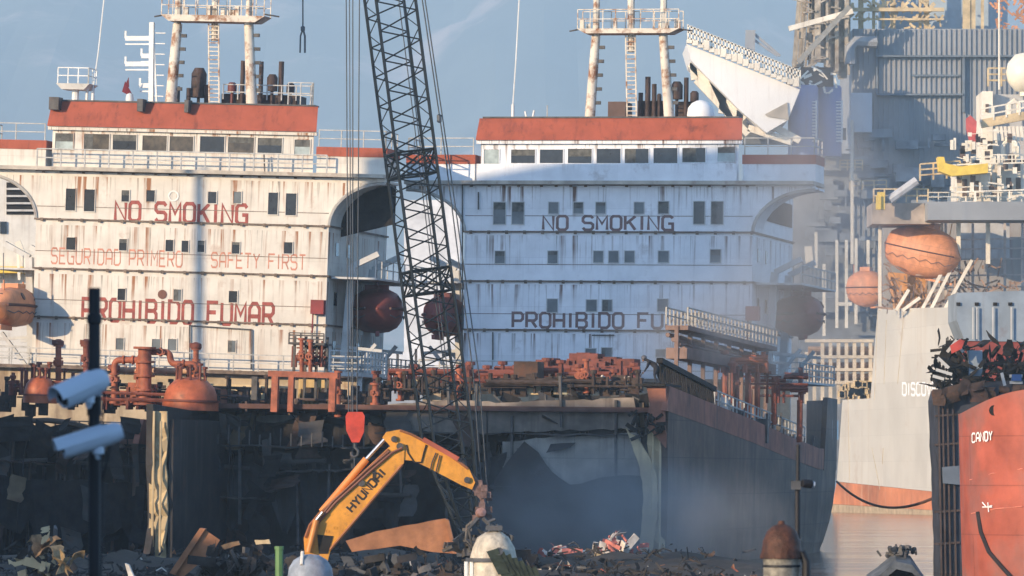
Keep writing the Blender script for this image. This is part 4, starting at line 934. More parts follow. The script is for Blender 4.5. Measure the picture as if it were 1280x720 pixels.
# ------------------------------------------------------------------ worker on the deck stub
def worker(label, M, head_dir=-1):
    r = thing('person', label, 'person', M)
    J = {'pel':(0,0,.80,.16),'spine':(-.16,0,1.0,.16),'chest':(-.36,0,1.16,.17),'neck':(-.50,0,1.22,.07),'head':(-.60,0,1.25,.10),'crown':(-.68,0,1.27,.08),
         'hipL':(.0,-.10,.78,.11),'kneeL':(-.10,-.16,.45,.075),'ankL':(.04,-.18,.09,.05),'toeL':(-.14,-.20,.04,.045),
         'hipR':(.02,.10,.78,.11),'kneeR':(.02,.16,.44,.075),'ankR':(.20,.17,.09,.05),'toeR':(.02,.19,.04,.045),
         'shL':(-.38,-.20,1.14,.075),'elL':(-.44,-.25,.88,.055),'wrL':(-.58,-.16,.68,.04),'haL':(-.63,-.14,.61,.045),
         'shR':(-.38,.20,1.14,.075),'elR':(-.50,.24,.90,.055),'wrR':(-.62,.10,.70,.04),'haR':(-.67,.07,.64,.045)}
    E_ = [('pel','spine'),('spine','chest'),('chest','neck'),('neck','head'),('head','crown'),('pel','hipL'),('hipL','kneeL'),('kneeL','ankL'),('ankL','toeL'),('pel','hipR'),('hipR','kneeR'),('kneeR','ankR'),('ankR','toeR'),
          ('chest','shL'),('shL','elL'),('elL','wrL'),('wrL','haL'),('chest','shR'),('shR','elR'),('elR','wrR'),('wrR','haR')]
    ks = list(J); me = bpy.data.meshes.new('body'); me.from_pydata([J[k][:3] for k in ks], [(ks.index(a), ks.index(b)) for a, b in E_], [])
    o = bpy.data.objects.new('body', me); C.objects.link(o); o.parent = r
    sm = o.modifiers.new('s', 'SKIN'); o.modifiers.new('u', 'SUBSURF').levels = 1; o.modifiers['u'].render_levels = 1; sm.use_smooth_shade = True
    if not me.skin_vertices: 
        me.attributes  # layer is made with the modifier when missing
    try:
        for k, sv in zip(ks, me.skin_vertices[0].data): sv.radius = (J[k][3],)*2
        me.skin_vertices[0].data[0].use_root = True
    except Exception: pass
    me.materials.append(CLOTH)
    MB().lathe((-.655,0,1.33), [(.145,-.06),(.15,0),(.12,.09),(.06,.13),(0,.14)], 12, (-.5,0,1)).build('helmet', mat('dusty_helmet',(.10,.10,.11),.5), r)
    MB().lathe((-.70,0,1.235), [(0,.0),(.06,.0),(.075,-.05),(.05,-.09),(0,-.1)], 8, (-.3,0,1)).build('face', SKIN, r)
    for s, hx in ((-1,(-.63,-.14,.61)),(1,(-.67,.07,.64))):
        m = MB(); h = V(hx)
        for k in range(4): m.tube([h+V((-.02,-.03+.02*k,-.02)), h+V((-.05,-.03+.02*k,-.07)), h+V((-.035,-.03+.02*k,-.10-.01*(k in (1,2))))], .010, 5)
        m.tube([h+V((.01,-.04*s,0)), h+V((-.03,-.06*s,-.04))], .011, 5); m.build('hand', SKIN, r)
    MB().tube([(-.68,-.15,.53),(-.74,.05,.60),(-.90,.12,.30)], .025, 6).build('cutting_torch', STEEL, r)
    return r
pw = T2@on(T2, 821, 480, -49.6)
worker('worker in dark clothes bending over on the cut deck corner of the shaded tanker', Matrix.Translation(pw)@Matrix.Rotation(-YAW,4,'Z'))

# ------------------------------------------------------------------ unseen hulk added beyond the left edge, its outline shaped to shade the yard
NB = thing('scrapped_tanker', 'unseen dark hulk added left of the cream tanker, shaped to shade the yard', 'ship', (-66,260,0), 'beached tankers being cut up')
def nb(name, m, poly, x0, x1): return MB().prism(poly, x0, x1, 'yz').build(name, m, NB, world=True)
pl_ = T2@V((-11.6,-57.8,4.5)); sy = pl_.y+SUN.y*(pl_.x+60.25)/(-SUN.x)      # gap between the two added plates, placed to let sun reach the flange
nb('side_plating', HULL, [(140,-2),(sy-.9,-2),(sy-.9,24.0),(226,27.5),(212,31),(205,32),(204,20.5),(182,20.5),(180,17.8),(140,17.8)], -60.5, -60)
nb('side_plating', HULL, [(sy+1.1,-2),(310,-2),(310,16),(258,19),(sy+1.1,22.6)], -60.5, -60)
hb = nb('superstructure', GREYW, [(253.0,10),(278.3,10),(278.3,40.5),(274,42.4),(268,45.0),(260,48.0),(253.0,50.0)], -63.5, -60.8)  # thin slab with a stepped top, shaped to shade the front of ship two
for z in (22,25,28,31,34,37):
    MB().box(-60.79,-60.75,262,279,z,z+.8).build('side_window', DGLASS, hb, world=True)
xz = T1@on(T1, 249, 300, 0.0); t = (xz.x+62)/(-SUN.x); yb = xz.y+SUN.y*t
MB().tube([(-62,yb,14),(-62,yb,xz.z+4.9+SUN.z*t-.5)], .27, 10).build('shadow_post', MASTW, NB, world=True)  # unseen post added to cast the upright stripe on ship one's front

# ------------------------------------------------------------------ third ship behind, seen at the left edge
B3 = thing('laid_up_ship', 'white ship superstructure with dark louvres behind the cream tanker at the left edge', 'ship', (-40,410,0))
def wbox(a, b, t, u, D, dep):
    p, q = W(a, u, D), W(b, t, D); return (p.x, q.x, D, D+dep, p.z, q.z)
k3 = MB().box(*wbox(-120,60,200,640,410,12)).build('superstructure', mat('third_ship_paint',(.62,.60,.55),.6,var=.1,streak=.3), B3, world=True)
MB().box(*wbox(8,45,228,268,409.9,.08)).build('louvre_opening', BURNT, k3, world=True)
m = MB()
for y in (236,245,254,263): m.box(*wbox(8,45,y-1.2,y+1.2,409.6,.25))
m.build('louvre_slat', GREYW, k3, world=True)
MB().box(*wbox(0,8,277,292,409.85,.1)).build('window', DGLASS, k3, world=True)
MB().box(*wbox(-40,42,333,341,408,1.9)).build('crane_beam', YELP, k3, world=True)
m = MB().bar(W(22,302,407), W(40,348,407), .45).bar(W(22,302,407), W(24,350,407), .2); m.build('davit', DECKW, k3, world=True)
# low shipping between the two tankers
G3 = thing('distant_vessel', 'pale vessel with small deck gear far behind, in the gap between the two tankers', 'ship', (-11,520,0))
MB().box(*wbox(440,600,478,600,520,20)).build('ship_hull', mat('distant_hull',(.30,.33,.37),.7), G3, world=True)
MB().box(*wbox(505,575,250,440,560,14)).box(*wbox(480,600,440,480,540,14)).build('superstructure', mat('distant_house',(.62,.63,.64),.6,var=.25,vscale=.35), G3, world=True)
m = MB()
for px, t in ((486,448),(497,440),(512,455),(520,436)): m.bar(W(px,480,519), W(px,t,519), .25)
m.rail([W(470,478,519.5), W(600,478,519.5)], 1.4, 1.6, .05, 2); m.build('deck_gear', STEEL, G3, world=True)

# ------------------------------------------------------------------ lattice crane
DC = 236.0
CR = thing('lattice_boom_crane', 'dark lattice boom crane rising between the two tankers behind the yellow excavator', 'crane', V((W(585,595,DC).x, DC+1, .2)))
top = W(452-22, -150, DC); foot = W(586, 655, DC)
axis0 = W(487.5, 0, DC); axis1 = W(549, 470, DC); 
ax = (axis0-axis1).normalized(); 
alpha = R(17); u_ = V((math.cos(alpha), math.sin(alpha), 0)); u_ = (u_-ax*u_.dot(ax)).normalized(); v_ = ax.cross(u_).normalized()
hw = .87
cor = [u_*a*hw+v_*b*hw for a, b in ((-1,-1),(1,-1),(1,1),(-1,1))]
b0 = axis1+(axis1-axis0)*.18; tip = axis0+(axis0-axis1)*.35; L_ = (tip-b0).length
foot = W(588, 672, DC)
m = MB()
for c_ in cor: m.tube([b0+c_, tip+c_], .068, 6)
m.build('boom_chord', CRANE, CR, world=True)
m = MB(); P_ = 1.27; n = int(L_/P_)
for face in range(4):
    ca, cb = cor[face], cor[(face+1)%4]
    for i in range(n):
        z0 = b0+ax*(i*P_); k0 = z0+(ca if True else cb)
        if face % 2 == 0:
            m.tube([z0+ca, z0+cb+ax*P_*.58], .034, 5); m.tube([z0+cb+ax*P_*.58, z0+ca+ax*P_], .034, 5)
        else:
            m.tube([z0+ca, z0+cb+ax*P_*.5], .024, 5); m.tube([z0+cb+ax*P_*.5, z0+ca+ax*P_], .024, 5)
m.build('boom_lacing', CRANE, CR, world=True)
m = MB()
for c_ in cor: m.tube([b0+c_, foot+c_*.35], .085, 6)
for i in range(5):
    s0, s1 = i/5, (i+.9)/5
    for a in range(4):
        ca, cb = cor[a], cor[(a+1)%4]; f0 = 1-.65*s0; f1 = 1-.65*s1
        m.tube([b0.lerp(foot,s0)+ca*f0, b0.lerp(foot,s1)+cb*f1], .04, 5); m.tube([b0.lerp(foot,s1)+cb*f1, b0.lerp(foot,s1)+ca*f1], .04, 5)
m.build('boom_foot_section', CRANE, CR, world=True)
# denser joint bands where boom sections meet
m = MB()
for py in (205, 352):
    k = (axis0-axis1).length*(470-py)/470; z0 = axis1+ax*k
    for dz in (-.5,.5):
        for a in range(4): m.tube([z0+ax*dz+cor[a], z0+ax*dz+cor[(a+1)%4]], .05, 5)
    for a in range(4): m.tube([z0+ax*-.55+cor[a], z0+ax*.55+cor[(a+1)%4]], .045, 5); m.tube([z0+ax*-.55+cor[(a+1)%4], z0+ax*.55+cor[a]], .045, 5)
m.build('section_joint', CRANE, CR, world=True)
m = MB()
for dx in (0, 3.5): 
    m.tube([W(519+dx,-60,DC+1.2), W(556+dx,190,DC+1.2), W(592+dx*2,470,DC+1.2), W(604+dx*2,640,DC+1.6)], .028, 4)
m.tube([W(497,-60,DC), W(520,140,DC), W(560,470,DC)], .022, 4); m.tube([W(491,-60,DC), W(516,140,DC), W(556,470,DC)], .022, 4)
m.lathe(W(549,148,DC+1.2), [(0,-.2),(.1,-.15),(.1,.15),(0,.2)], 8)
m.build('pendant_rope', ROPE, CR, world=True)
m = MB()
for px in (431.5,441,450.5): m.tube([W(px,-200,DC-.5), W(441+(px-441)*.55,516,DC-.5)], .024, 4)
m.tube([W(436,-200,DC-.5), W(439,516,DC-.5)], .02, 4)
m.build('hoist_rope', ROPE, CR, world=True)
# the machine at the boom's foot
gx = foot.x; m = MB()
for s in (-1.6, 1.6):
    m.prism([(gx-2.4,-.1),(gx+2.6,-.1),(gx+3.1,.3),(gx+2.6,.7),(gx-2.4,.7),(gx-2.9,.3)], DC+1+s-.4, DC+1+s+.4)
m.build('crawler_track', SCRAPD, CR, world=True)
MB().box(gx-.4, gx+2.6, DC+.6, DC+3.2, .75, 1.45).box(gx+1.9, gx+2.9, DC+.5, DC+3.3, .7, 1.25).build('machinery_house', SCRAPD, CR, world=True)
MB().box(gx-.8, gx+.5, DC+3.25, DC+4.2, .75, 1.9).build('crane_cab', DGLASS, CR, world=True)

# hook block hanging on the hoist ropes
c_ = W(443.5, 556, DC-.5); HB = thing('hook_block', 'red crane hook block hanging above the yellow excavator boom', 'hook block', c_)
def hb(a, b): p = W(a, b, DC-.5); return (p.x, p.z)
pl = [hb(432,520),(hb(435,515)),(hb(453,515)),hb(456,520),hb(455,540),hb(449,553),(hb(440,553)),hb(433,538)]
MB().prism(pl, DC-.72, DC-.62).prism(pl, DC-.38, DC-.28).build('cheek_plate', HOOKR, HB, world=True)
q = W(443.5, 528, DC-.5); MB().lathe(q+V((0,-.1,0)), [(0,0),(.3,0),(.24,.1),(.3,.2),(0,.2)], 16, (0,1,0)).build('sheave', STEEL, HB, world=True)
q = W(443.5, 553, DC-.5)
MB().tube([q, q+V((0,0,-.2)), q+V((.14,0,-.36)), q+V((.12,0,-.55)), q+V((-.03,0,-.63)), q+V((-.15,0,-.53)), q+V((-.15,0,-.42))], .06, 8).tube([q+V((-.02,0,-.6)), q+V((-.02,0,-1.3))], .03, 5).build('hook', SCRAPG, HB, world=True)
# sling hanging at the top
p = W(378,-20,300); q = W(378.5,36,300)
m = MB().tube([p+V((0,0,12)), q], .045, 5); m.tube([q, W(375.5,45,300), W(375,66,300)], .05, 5).tube([q, W(381,45,300), W(381,66,300)], .06, 5).lathe(q, [(0,-.2),(.12,-.1),(.12,.1),(0,.2)], 8)
tag(m.build('wire_sling', ROPE, None), 'dark wire sling with two short legs dangling in the sky above the cream tanker', 'sling')

# ------------------------------------------------------------------ excavator
DE = 205.0
gx, gz = W(350,720,DE).x, -1.2
EX = thing('excavator', 'yellow excavator with HYUNDAI on its raised boom, working in the scrap', 'excavator', V((gx, DE, gz)))
def ex(a, b, y=DE): p = W(a, b, y); return (p.x, p.z)
boom = [(381,690),(380,672),(386,656),(398,641),(430,612),(486,559),(497,553),(506,560),(505,579),(480,609),(453,640),(422,676),(413,688),(406,718),(382,718)]
MB().prism([ex(*q) for q in boom], DE-.30, DE+.30).build('boom', YEL, EX, world=True)
bo = bpy.data.objects['boom']
# side cover plate, dark flange lines and the opening near the knee
m = MB()
for pl in ([(382,672),(388,656),(400,642),(432,613),(486,562)], [(413,687),(453,640),(503,581)]):
    m.tube([(*[ex(*q)[0]], DE-.31, ex(*q)[1]) for q in pl], .055, 5)
m.build('boom_flange', mat('rusty_flange',(.30,.12,.05),.6), bo, world=True)
m = MB().prism([ex(397,668),ex(417,670),ex(410,692),ex(399,692)], DE-.33, DE-.306); m.build('pivot_opening', BURNT, bo, world=True)
A, B_ = V((*ex(441,640),0)), V((*ex(483,592),0)); d_ = (B_-A); ln = d_.length; d_.normalize(); nn = V((-d_.y, d_.x, 0))
m = lettering(MB(), 'HYUNDAI', lambda u, v, d: ((A+d_*u+nn*v*.30).x, DE-.302-d, (A+d_*u+nn*v*.30).y), ln, 1.5); m.build('lettering', BLACKTXT, bo, world=True)
stick = [(478,547),(483,540),(500,537),(514,542),(560,566),(586,585),(594,603),(590,612),(578,607),(536,585),(517,576),(505,575),(490,560)]
MB().prism([ex(*q) for q in stick], DE-.25, DE+.25).build('stick', YEL, EX, world=True)
so_ = bpy.data.objects['stick']
m = MB()
m.tube([(ex(*q)[0], DE-.26, ex(*q)[1]) for q in ((500,538),(514,543),(560,567),(585,586))], .05, 5); m.build('stick_flange', mat('rusty_flange',(.3,.12,.05)), so_, world=True)
MB().bar(V((ex(529,549)[0],DE-.35,ex(529,549)[1])), V((ex(573,574)[0],DE-.35,ex(573,574)[1])), .17).build('bucket_cylinder', mat('red_cylinder',(.35,.09,.05),.5), so_, world=True)
m = MB()
for k, pts in enumerate(([(508,556),(510,566),(518,578),(527,578),(530,566),(533,556)],)):
    m.tube([(ex(*q)[0], DE-.28-.03*k, ex(*q)[1]) for q in pts], .032, 5)
m.tube([(ex(*q)[0], DE-.32, ex(*q)[1]) for q in ((545,566),(540,578),(538,588))], .028, 5); m.tube([(ex(*q)[0], DE-.32, ex(*q)[1]) for q in ((550,569),(545,590))], .028, 5)
m.build('hydraulic_hose', HOSE, so_, world=True)
def cyl(a, b, c_, r, y):
    p, q, s_ = [V((ex(*k)[0], y, ex(*k)[1])) for k in (a, b, c_)]
    o = MB().tube([p, q], r, 10).build('hydraulic_cylinder', mat('orange_cylinder',(.62,.24,.06),.4), EX, world=True); MB().tube([q, s_], r*.5, 8).build('piston_rod', CHROME, o, world=True)
cyl((402,640),(458,574),(481,549),.14,DE); cyl((386,690),(396,650),(404,640),.12,DE-.5)
MB().tube([(ex(*q)[0], DE-.36, ex(*q)[1]) for q in ((391,662),(420,628),(462,590),(490,566),(503,560))], .05, 6).tube([(ex(*q)[0], DE-.36, ex(*q)[1]) for q in ((388,664),(416,627),(458,588),(487,564))], .04, 6).build('boom_hose', mat('brown_hose',(.20,.08,.05),.5), bo, world=True)
m = MB()
for a, b in ((500,558),(392,664),(452,604)): m.lathe(V((ex(a,b)[0], DE-.34, ex(a,b)[1])), [(0,-.06),(.13,-.05),(.13,.04),(0,.04)], 12, (0,-1,0))
m.build('pivot_pin', STEEL, bo, world=True)
m = MB()
for a, b in ((493,549),(584,600)): m.lathe(V((ex(a,b)[0], DE-.3, ex(a,b)[1])), [(0,-.05),(.12,-.04),(.12,.05),(0,.05)], 12, (0,-1,0))
m.build('pivot_pin', STEEL, so_, world=True)
m = MB().box(ex(466,0)[0],ex(470,0)[0],DE-.33,DE-.301,ex(0,600)[1],ex(0,588)[1]); 
for a, b in ((410,664),(420,660),(430,663)): m.lathe(V((ex(a,b)[0], DE-.31, ex(a,b)[1])), [(0,-.03),(.06,-.03),(.06,.01)], 8, (0,-1,0))
m.build('grease_fitting', BLACKTXT, bo, world=True)
# linkage and shear at the end of the stick
m = MB(); 
m.bar((ex(578,590)[0],DE,ex(578,590)[1]), (ex(604,622)[0],DE,ex(604,622)[1]), .28); m.bar((ex(572,572)[0],DE,ex(572,572)[1]), (ex(598,604)[0],DE,ex(598,604)[1]), .15); m.bar((ex(600,600)[0],DE,ex(600,600)[1]), (ex(604,640)[0],DE,ex(604,640)[1]), .16, .25)
for k in range(14):
    p = V((ex(random.uniform(594,612),0)[0], DE+random.uniform(-.3,.3), ex(0,random.uniform(610,650))[1])); m.box(p.x-.12,p.x+.12,p.y-.12,p.y+.12,p.z-.12,p.z+.12)
m.build('linkage', mat('greasy_steel',(.16,.10,.085),.5,var=.5,vscale=4), EX, world=True, stuff=True)
q = W(601, 641, DE-.2); MB().lathe(q, [(0,-.2),(.17,-.15),(.2,0),(.17,.15),(0,.2)], 12, (.3,-1,.2)).build('rotator', mat('pinkish_steel',(.30,.17,.14),.45,var=.4,vscale=5), EX, world=True)
m = MB()
for s in (-1, 1): m.tube([V((q.x+s*.1,DE,q.z-.2)), V((q.x+s*.5,DE,q.z-.5)), V((q.x+s*.55,DE,q.z-1.0)), V((q.x+s*.2,DE,q.z-1.35))], .10, 6, r1=.05); m.tube([V((q.x+s*.1,DE-.3,q.z-.2)), V((q.x+s*.45,DE-.5,q.z-.6)), V((q.x+s*.3,DE-.3,q.z-1.3))], .09, 6, r1=.04)
m.build('grapple_claw', STEEL, EX, world=True)
# body, cab and tracks, sunk behind the scrap
fx = ex(396,0)[0]
MB().box(fx-4.2, fx+.4, DE-1.35, DE+1.35, -.3, .55).box(fx-4.3,fx-3.0,DE-1.3,DE+1.3,-.35,.8).build('upper_body', YEL, EX, world=True)
cb = MB().prism([(fx-1.9,-.3),(fx-.2,-.3),(fx-.1,.2),(fx-.5,1.1),(fx-1.9,1.1)], DE+.4, DE+1.3).build('cab', YEL, EX, world=True)
MB().prism([(fx-1.6,.1),(fx-.35,.1),(fx-.6,.95),(fx-1.6,.95)], DE+.37, DE+.395).build('cab_window', DGLASS, cb, world=True)
for s in (-1.2,1.2): MB().prism([(fx-4,-1.2),(fx+.2,-1.2),(fx+.6,-.85),(fx+.2,-.45),(fx-4,-.45),(fx-4.4,-.85)], DE+s-.3, DE+s+.3).build('track', SCRAPD, EX, world=True)

# ------------------------------------------------------------------ camera poles
DP = 42.0
PX = W(118,360,DP); kx = DP/F
P1 = thing('camera_pole', 'thick dark pole in the left foreground that carries two surveillance cameras', 'pole', V((PX.x, DP, hz(PX.x,DP))))
MB().tube([(PX.x,DP,.1),(PX.x,DP,W(0,360,DP).z)], 7.6*kx, 14).build('pole_shaft', BLACK, P1, world=True)
m = MB().lathe((PX.x,DP,W(0,397,DP).z), [(7.7*kx,-.05),(9.5*kx,-.04),(9.5*kx,.02),(7.7*kx,.03)], 14).lathe((PX.x,DP,W(0,500,DP).z), [(7.7*kx,-.12),(9.5*kx,-.12),(9.5*kx,.12),(7.7*kx,.12)], 14); m.build('pole_clamp', BLACK, P1, world=True)
def bullet(name, label, a, b, r, depth, M_=CAMW):
    """bullet camera: a = front end (px), b = rear end (px)"""
    p, q = W(*a, DP-.16-depth), W(*b, DP-.16)
    r *= kx
    root = thing(name, label, 'security camera', V((p+q)/2), 'surveillance cameras on poles')
    d = (q-p).normalized(); L0 = (q-p).length
    MB().lathe(p, [(0,.03),(r*.78,.03),(r*.86,0),(r*.94,.0),(r,.02),(r,L0*.75),(r*.93,L0*.9),(r*.72,L0),(0,L0)], 22, d).build('camera_housing', M_, root, world=True)
    MB().lathe(p, [(0,.012),(r*.74,.012),(r*.74,.028),(0,.029)], 18, d).lathe(p, [(r*.3,-.012),(r*.42,-.012),(r*.42,.02),(r*.3,.02)], 14, d).build('lens_glass', mat('lens_black',(.008,.008,.01),.1,spec=.6), root, world=True)
    sh = MB(); sh.lathe(p-d*.05, [(r*1.06,0),(r*1.06,L0*.82),(r*1.12,L0*.82),(r*1.12,0),(r*1.06,0)], 12, d, arc=(R(0),R(180))); 
    sh.build('sun_shield', M_, root, world=True)
    t = V((PX.x, DP-.02, q.z-.02)); s_ = (p+q)/2+d*.05+V((0,.0,-r))
    MB().tube([s_, s_+V((0,.01,-.06)), t+V((0,0,-.07)), t], .026, 8).lathe(s_+V((0,0,-.01)), [(0,-.03),(.045,-.03),(.045,.03),(0,.03)], 12).box(t.x-.055,t.x+.055,t.y-.05,t.y+.0,t.z-.12,t.z+.03).lathe(t+V((0,-.06,-.02)), [(0,-.02),(.02,-.02),(.02,.0),(0,0)], 8, (0,-1,0)).build('wall_bracket', M_, root, world=True)
    return root
MB().tube([W(128,470,DP-.1), W(131,505,DP-.12), W(127,530,DP-.1), W(128,620,DP-.08), W(126,740,DP-.08)], .008, 5).tube([W(140,545,DP-.1), W(134,575,DP-.13), W(128,600,DP-.1)], .008, 5).build('camera_cable', BLACK, P1, world=True)
bullet('surveillance_camera', 'upper pale surveillance camera on the dark foreground pole, dark lens facing left', (77,497), (131,472), 15.5, .22)
bullet('surveillance_camera', 'lower pale surveillance camera on the dark foreground pole, below the larger one', (78,561), (152,538), 13.5, .1)
D2 = 80.0; k2 = D2/F; x2 = W(997,0,D2).x
P2 = thing('camera_pole', 'thin dark pole in front of the shaded tanker side with a small camera halfway up', 'pole', V((x2,D2,.2)))
MB().tube([(x2,D2,.1),(x2-.0,D2,W(0,600,D2).z)], 3.6*k2, 10).tube([(x2+.005,D2,W(0,600,D2).z),(x2+.01,D2,W(0,556,D2).z)], 2.6*k2, 10).build('pole_shaft', BLACK, P2, world=True)
z2 = W(0,606,D2).z
r_ = thing('surveillance_camera', 'small dark camera on the thin pole at the right', 'security camera', V((x2+.1,D2-.08,z2)), 'surveillance cameras on poles')
MB().lathe(W(1003,604,D2-.1), [(0,0),(5*k2,0),(5.5*k2,.03),(5.5*k2,.14),(0,.16)], 12, (1,.4,-.1)).build('camera_housing', BLACK, r_, world=True); MB().lathe(W(1016,605.5,D2-.05), [(0,0),(4*k2,-.0),(4*k2,.02),(0,.03)], 10, (1,.3,-.1)).build('lens_glass', CAMW, r_, world=True)
MB().box(*wbox(989,1001,601,612,D2-.09,.05)).tube([W(990,606,D2-.05),W(1006,605,D2-.05)], .02, 6).build('mount_box', SCRAPG, r_, world=True)

SH = thing('shade_shed', 'unseen grey shed added off frame to shade the pole cameras', 'shed', (-12,37,0))  # unseen building added to keep sun off the foreground cameras
MB().box(-14,-9,29,45,0,8.2).build('wall', GREYW, SH, world=True)
MB().prism([(-14.4,8.21),(-8.6,8.21),(-11.5,9.6)], 28.6, 45.4).build('roof', STEEL, SH, world=True)
# ------------------------------------------------------------------ foreground cowls and tanks
def wl(mb, px, py, D, prof, n=22):
    k = D/F; c0 = W(px, py, D); return mb.lathe((c0.x, D, 0), [(r*k, HC+(YH-z)*k) for r, z in prof], n)
DD = 78.0
CH = thing('chimney_cowl', 'rusty brown domed cowl on a shiny pale pipe beside the thin pole', 'chimney', V((W(977,0,DD).x, DD, .2)))
wl(MB(), 977, 700, DD, [(23,765),(23,697),(24.5,695),(24.5,699),(22,700)]).tube([(W(977,0,DD).x,DD,.2),(W(977,0,DD).x,DD,W(0,722,DD).z)], .2, 12).build('flue_pipe', mat('bright_flue',(.52,.48,.40),.28,metal=.6,var=.45,vscale=9,rust=.3,rscale=6,rustcol=(.06,.05,.05)), CH, world=True)
wl(MB(), 977, 700, DD, [(24,699),(27,698),(27,694),(25,688),(23.5,676),(18.5,664),(11,657.5),(5,655),(3.5,651),(0,650.5)]).build('domed_cap', RUSTCAP, CH, world=True)
m = MB(); m.tube([W(1002,690,DD-.1), W(1008,702,DD-.1), W(1008,730,DD-.1)], .06, 8); wl(m, 977, 700, DD, [(23.3,709),(24.4,709),(24.4,706),(23.3,706),(23.3,709)]); m.build('strap', BLACK, CH, world=True)
DT = 120.0
T_ = thing('scrap_tank', 'dented cream tank with a dark sheet on its side, standing under the excavator grapple', 'tank', V((W(617,0,DT).x, DT, .2)))
tk = wl(MB(), 617, 702, DT, [(31,860),(31,706),(30,699),(27,685),(20,672),(10,666),(0,665)], 34)
from mathutils import noise as mn
def dent(mb, k, f):
    mb.v = [q+mn.noise_vector(q*f)*k for q in mb.v]; return mb
dent(tk, .045, 2.2).build('tank_shell', TANKW, T_, world=True)
MB().box(W(607,0,DT).x, W(628,0,DT).x, DT-.2, DT+.2, W(0,663,DT).z, W(0,657,DT).z).tube([W(613,662,DT), W(611,652,DT), W(619,649,DT)], .035, 6).build('tank_cap', SCRAPG, T_, world=True)
m = MB(); 
for i in range(7):
    m.grid([[W(608+i*6+j*5, 690+i*4+j*10+random.uniform(-2,2), DT-.60+.02*i-.03*(j%2)) for j in range(4)], [W(622+i*8+j*5, 686+i*4+j*10+random.uniform(-2,2), DT-.6+.02*i) for j in range(4)]], (0,.015,0))
m.build('torn_sheet', TARP, T_, world=True)
m = MB().lathe(W(617,699,DT)*1.0+V((0,0,0)), [(33.6*DT/F,-.05),(35*DT/F,-.05),(35*DT/F,.03),(33.4*DT/F,.03)], 22); m.lathe(W(624,690,DT-.52), [(0,0),(.09,0),(.09,.06),(0,.07)], 10, (0,-1,.3)); m.build('tank_rim', SCRAPG, T_, world=True)
m = MB()
for px in (583,590): m.tube([W(px,702,DT-.3), W(px,760,DT-.3)], .045, 6)
m.build('tank_pipe', MASTW, T_, world=True)
T3 = thing('scrap_tank', 'rounded blue-grey tank in front of the foot of the excavator boom', 'tank', V((W(388,0,DT-5).x, DT-5, .2)))
wl(MB(), 388, 700, DT-5, [(29,860),(29,725),(27,710),(21,700),(11,694),(0,692.5)]).build('tank_shell', mat('grey_blue_tank',(.24,.27,.31),.55,var=.35,vscale=3,rust=.15,streak=.4,bump=.3), T3, world=True)
MB().tube([W(379,694,DT-5.2), W(378,690,DT-5.2), W(377,706,DT-5.4)], .035, 6).build('tank_valve', SCRAPW, T3, world=True)
o = MB().tube([W(349,684,118), W(349,760,118)], .085, 8).lathe(W(349,684,118), [(0,.02),(.1,.02),(.1,-.05)], 8).build('post', GREENP, None); tag(o, 'short green post left of the excavator boom', 'post')

# ------------------------------------------------------------------ scrap on the beach
def ribbon(name, label, cat, pts, D, dep, mt):
    o = MB().prism([(W(a,b,D).x, W(a,b,D).z) for a, b in pts], D, D+dep).build(name, mt, None); return tag(o, label, cat)
# the brown channel section behind the excavator boom
m = MB(); DS = 226
pl = [(432,676),(470,664),(505,657),(556,648),(566,692),(540,690),(500,682),(440,690)]
m.prism([(W(a,b,DS).x, W(a,b,DS).z) for a, b in jag(pl+[pl[0]],1.0,14)[:-1]], DS, DS+.12)
m.prism([(W(a,b,DS).x, W(a,b,DS).z) for a, b in ((556,648),(561,650),(571,692),(566,692))], DS-.25, DS+1.6)
tag(m.build('steel_plate', SCRAPB, None), 'long orange-brown cut hull plate lying behind the excavator boom', 'steel plate')
m = MB(); DS = 190
m.prism([(W(a,b,DS).x, W(a,b,DS).z) for a, b in ((217,718),(256,662),(275,675),(266,690),(240,712),(228,722))], DS, DS+.06); 
m.prism([(W(a,b,DS).x, W(a,b,DS).z) for a, b in ((212,716),(250,660),(257,661),(219,719))], DS-.15, DS+.9)
tag(m.build('steel_plate', SCRAPB, None), 'tilted brown plate with a dark edge sticking up from the scrap at lower left', 'steel plate')
for lb, px, py, D, n_, mt in (('small ochre crumpled sheet low on the scrap heap at far left',76,710,175,5,mat('ochre_plate',(.30,.21,.11),.8,var=.6,vscale=3,rust=.4)),('brown torn sheet curling up from the heap left of the foreground pole',56,695,180,7,mat('tan_plate',(.17,.11,.06),.8,var=.7,vscale=3,rust=.5))):
    m = MB(); c_ = W(px, py, D)
    for i in range(n_): curl(m, c_+V((random.uniform(-.3,.3),random.uniform(-.3,.3),random.uniform(-.2,.3))), (random.gauss(0,1),random.gauss(0,1),random.gauss(0,.6)), (random.gauss(0,.5),random.gauss(0,.5),1), random.uniform(.2,.5), random.uniform(.3,.8), random.uniform(-2,2), 5, .015, .2)
    tag(m.build('crumpled_plate', mt, None), lb, 'scrap metal')
